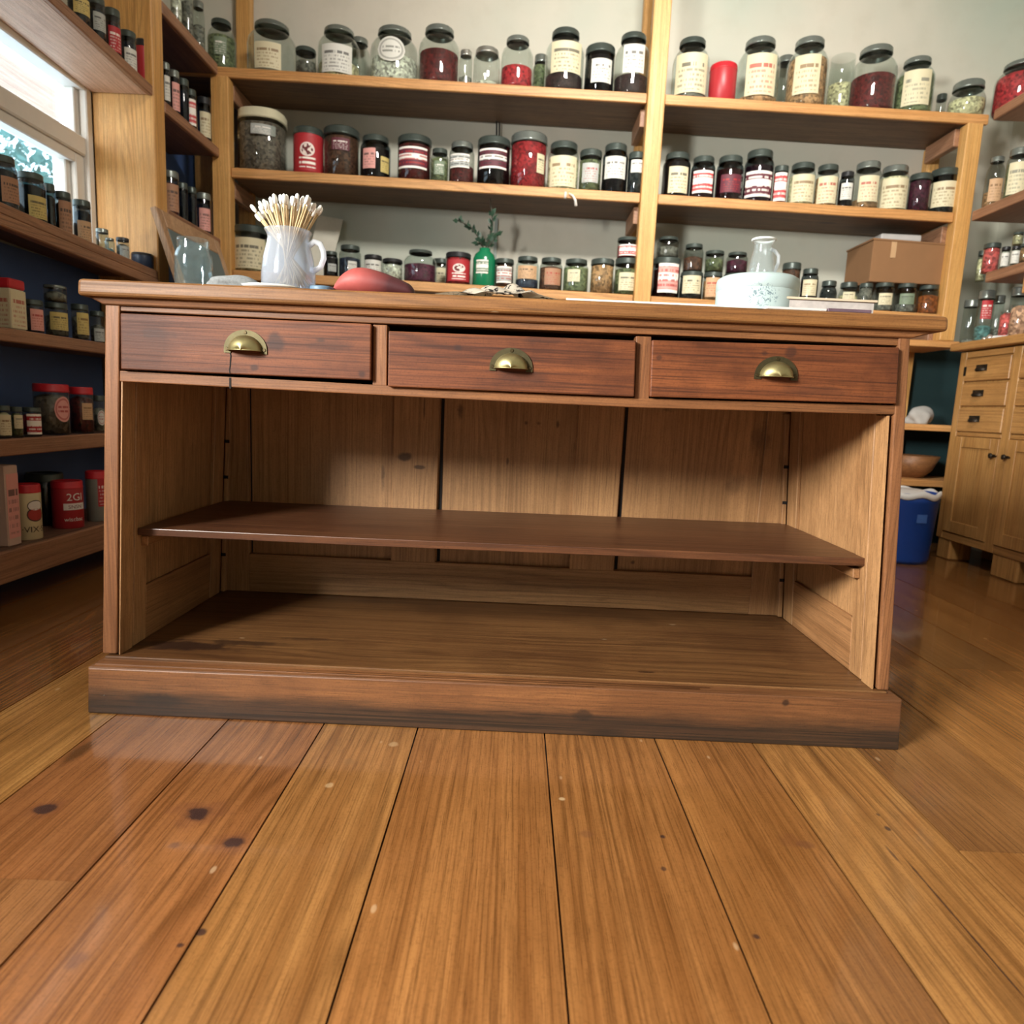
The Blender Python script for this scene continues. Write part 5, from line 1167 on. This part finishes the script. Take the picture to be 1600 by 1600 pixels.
g = NT('red_pouch_fabric'); tc = g.n('ShaderNodeTexCoord').outputs['Object']; sx_ = g.n('ShaderNodeSeparateXYZ'); g.set(sx_.inputs[0], tc)
nz = g.noise(tc, 40, 4)
g.bsdf(g.mix(g.rng(g.math('ADD', sx_.outputs[0], g.math('MULTIPLY', nz, .03)), -.01, .05), g.mix(nz, srgb(140, 52, 48), srgb(176, 88, 82)), srgb(66, 22, 26)), 0.6, bump=nz, bstr=.3)
based('red_pouch', m, g.m, rp, 'red zip pouch with dark maroon end lying on the counter', 'pouch')
# crumpled paper
pp = at_counter(765, 1.28, 0.0005)
m = MB(); nx, ny = 44, 16; V = []
rq = random.Random(4)
for j in range(ny + 1):
    for i in range(nx + 1):
        u, v = i / nx, j / ny
        x = pp.x - .098 + .245 * u; y_ = 1.261 + .12 * v + .006 * math.sin(9 * u)
        env = math.sin(PI * min(1, u * 1.05)) ** .8 * (0.30 + .7 * v)
        z = .046 * env * (0.62 + .38 * math.sin(15 * u + 3 * v) * math.sin(9 * v + 5 * u + 1)) + .003 * math.sin(38 * u + 13 * v) * env
        V.append(m.bm.verts.new((x, y_, ztop(x) + .0008 + max(0, z))))
for j in range(ny):
    for i in range(nx):
        k = j * (nx + 1) + i; f = m.bm.faces.new((V[k], V[k + 1], V[k + nx + 2], V[k + nx + 1])); f.smooth = True
bmesh.ops.solidify(m.bm, geom=m.bm.faces[:], thickness=-0.0004)
g = NT('printed_tissue'); tc = g.n('ShaderNodeTexCoord').outputs['Object']; nz = g.noise(g.vmath('MULTIPLY', tc, (60, 60, 60)), 1, 3, .5, 1.0)
g.bsdf(g.mix(g.rng(nz, .56, .60), srgb(216, 204, 186), srgb(50, 44, 42)), .8)
based('crumpled_paper', m, g.m, pp, 'crumpled white printed tissue paper lying mid-counter', 'paper')
m = MB(); x0, x1 = PY(885, 468, 1.25).x, PY(1122, 476, 1.25).x
m.hexa([(x0, 1.259, ztop(x0) + .0006), (x1, 1.259, ztop(x1) + .0006), (x1 + .01, 1.44, ztop(x1) + .0006), (x0 + .02, 1.44, ztop(x0) + .0006), (x0, 1.259, ztop(x0) + .0034), (x1, 1.259, ztop(x1) + .0034), (x1 + .01, 1.44, ztop(x1) + .0034), (x0 + .02, 1.44, ztop(x0) + .0034)])
based('paper_sheets', m, plain('white_paper', srgb(236, 230, 220), 0.7, vary=0.03), ((x0 + x1) / 2, 1.33, ztop(0.2)), 'thin stack of white sheets lying between the tissue and the tub', 'paper')
# white tub with floral print
yt = 1.375; ctub = at_counter(1184, yt, .004); rt = 62.5 * yt * .945 / FPX; ht = PY(1184, 432, yt - .02).z - ctub.z
g = NT('floral_tub_paint'); tc = g.n('ShaderNodeTexCoord').outputs['Object']
vo = g.n('ShaderNodeTexVoronoi'); g.set(vo.inputs['Vector'], tc); vo.inputs['Scale'].default_value = 150
pt = g.n('ShaderNodeSeparateXYZ'); g.set(pt.inputs[0], tc)
dd = g.vmath('LENGTH', g.vmath('MULTIPLY', g.vmath('SUBTRACT', tc, (-.012, -.06, .028)), (1 / .034, 1 / .05, 1 / .024)))
mask = g.math('MULTIPLY', g.rng(dd, 1.05, .7), g.math('LESS_THAN', g.noise(tc, 190, 2, .6, 1.2), .44))
g.bsdf(g.mix(g.math('MULTIPLY', mask, .75), srgb(172, 188, 187), srgb(70, 92, 106)), .35)
tb = thing('floral_tub', 'round white tub with small blue floral print on the counter', 'tub', ctub)
obj('tub_body', MB().lathe([(0, 0), (rt * .98, 0), (rt, .004), (rt, ht * .62)], ctub, 48), g.m, tb)
obj('tub_lid', MB().lathe([(rt * .99, ht * .60), (rt * 1.012, ht * .62), (rt * 1.012, ht * .86), (rt * .99, ht * .94), (rt * .9, ht), (0, ht * 1.0)], ctub, 48), g.m, tb)
# carafe
cc = Vector((PY(1189, 425, yt - .005).x, yt - .005, ctub.z + ht + .0006)); rc = 20.5 * cc.y * .95 / FPX; hc = PY(1189, 374, cc.y).z - cc.z
ca = thing('glass_carafe', 'small clear glass carafe standing on the floral tub', 'carafe', cc)
M_car = glass('carafe_glass', (0.9, 0.93, 0.93, 1), haze=0.14, hazec=(.9, .92, .92, 1))
obj('carafe_body', MB().lathe([(0, .003), (rc * .95, 0), (rc, .005), (rc * .98, hc * .2), (rc * .84, hc * .5), (rc * .68, hc * .78), (rc * .66, hc * .85), (rc * .76, hc * .93), (rc * .84, hc * .97), (rc * .83, hc), (rc * .75, hc * .99), (rc * .60, hc * .85), (rc * .77, hc * .5), (rc * .92, hc * .18), (rc * .9, .01), (0, .008)], cc, 32), M_car, ca)
obj('rim', MB().tube([(cc.x + rc * .84 * math.cos(2 * PI * k / 28), cc.y + rc * .84 * math.sin(2 * PI * k / 28), cc.z + hc * .985) for k in range(29)], .0022, 8, cap=False), plain('white_glass_rim', srgb(226, 228, 226), .2), ca)
obj('handle', MB().tube([PY(1204, 389, cc.y), PY(1211, 392, cc.y), PY(1216.5, 400, cc.y), PY(1216, 411, cc.y), PY(1212, 421, cc.y), PY(1209, 426, cc.y)], .0034, 8), M_ghandle, ca)
# magazines and notebook on the right
x0, x1 = PY(1222, 470, 1.30).x, PY(1374, 478, 1.30).x
zq = lambda x: ztop(x) + .0006
def flat(name, xa, xb, ya, yb_, z0_, th, mat, label, cat, skew=0.0, rot=0.0):
    m = MB(); m.hexa([(xa, ya, zq(xa) + z0_), (xb, ya, zq(xb) + z0_), (xb + skew, yb_, zq(xb) + z0_), (xa + skew, yb_, zq(xa) + z0_), (xa, ya, zq(xa) + z0_ + th), (xb, ya, zq(xb) + z0_ + th), (xb + skew, yb_, zq(xb) + z0_ + th), (xa + skew, yb_, zq(xa) + z0_ + th)], .0008)
    return m
xa = PY(1205, 475, 1.24).x; xb = PY(1300, 480, 1.24).x
based('open_booklet', flat('b', xa, xb, 1.259, 1.30, 0, .0042, None, '', ''), plain('booklet_page', srgb(206, 196, 190), .7, vary=.1, scale=60), ((xa + xb) / 2, 1.26, zq(xa)), 'pale open booklet at the front edge of the counter', 'booklet')
xa2 = PY(1300, 478, 1.24).x; xb2 = PY(1372, 482, 1.24).x
based('purple_leaflet', flat('b', xa2 + .003, xb2, 1.261, 1.30, 0, .0058, None, '', ''), plain('purple_print', srgb(96, 74, 84), .5, vary=.5, scale=50), ((xa2 + xb2) / 2, 1.26, zq(xa2)), 'dark purple leaflet to the right of the open booklet', 'leaflet')
nb = thing('notebook', 'wide notebook with pale cover propped behind the open booklet', 'notebook', ((x0 + x1) / 2, 1.36, zq(x0)))
ztn = PY(1222, 463, 1.31).z - zq(x0)
m = MB(); m.hexa([(x0 + .004, 1.312, zq(x0)), (x1 - .004, 1.312, zq(x1)), (x1 - .004, 1.47, zq(x1)), (x0 + .004, 1.47, zq(x0)), (x0 + .004, 1.312, zq(x0) + ztn - .004), (x1 - .004, 1.312, zq(x1) + ztn - .004), (x1 - .004, 1.47, zq(x1) + ztn - .004), (x0 + .004, 1.47, zq(x0) + ztn - .004)]); obj('pages', m, plain('page_edges', srgb(176, 166, 160), .8, vary=.3, scale=90), nb)
m = MB(); m.hexa([(x0, 1.308, zq(x0) + ztn - .0038), (x1, 1.308, zq(x1) + ztn - .0038), (x1, 1.475, zq(x1) + ztn - .0038), (x0, 1.475, zq(x0) + ztn - .0038), (x0, 1.308, zq(x0) + ztn), (x1, 1.308, zq(x1) + ztn), (x1, 1.475, zq(x1) + ztn), (x0, 1.475, zq(x0) + ztn)]); obj('cover', m, plain('notebook_cover', srgb(196, 176, 150), .6), nb)

# ------------------------------------------------------------------ light
def area(name, loc, target, sx, sy, energy, col):
    l = bpy.data.lights.new(name, 'AREA'); l.shape = 'RECTANGLE'; l.size = sx; l.size_y = sy; l.energy = energy; l.color = col
    o = bpy.data.objects.new(name, l); COL.objects.link(o); o.location = loc
    o.rotation_euler = (Vector(target) - Vector(loc)).to_track_quat('-Z', 'Y').to_euler(); return o
area('daylight_front_window', (XW - 0.45, -0.75, 1.62), (0.15, 1.35, 0.42), 0.75, 0.7, 310, (1.0, 0.94, 0.85))
cl_ = area('ceiling_lamp', (0.5, 0.9, 2.95), (0.4, 3.64, 1.55), 0.6, 0.4, 36, (1.0, 0.97, 0.91)); cl_.data.spread = math.radians(95)
for y0, y1, z0, z1 in (W1, W2):
    pt_ = area('window_portal', (XW - 0.11, (y0 + y1) / 2, (z0 + z1) / 2), (5, (y0 + y1) / 2, (z0 + z1) / 2), 1, 1, 1, (1, 1, 1))
    pt_.data.size, pt_.data.size_y = (y1 - y0), (z1 - z0); pt_.data.cycles.is_portal = True
w = bpy.data.worlds.new('world'); scene.world = w; w.use_nodes = True
bgn = w.node_tree.nodes['Background']; bgn.inputs[0].default_value = (0.72, 0.90, 1.0, 1); bgn.inputs[1].default_value = 3.2
scene.cycles.transparent_max_bounces = 24
scene.cycles.max_bounces = 8
vs = scene.view_settings; vs.view_transform = 'Standard'; vs.look = 'None'; vs.gamma = 1.0; vs.use_curve_mapping = False; vs.exposure = 0.22
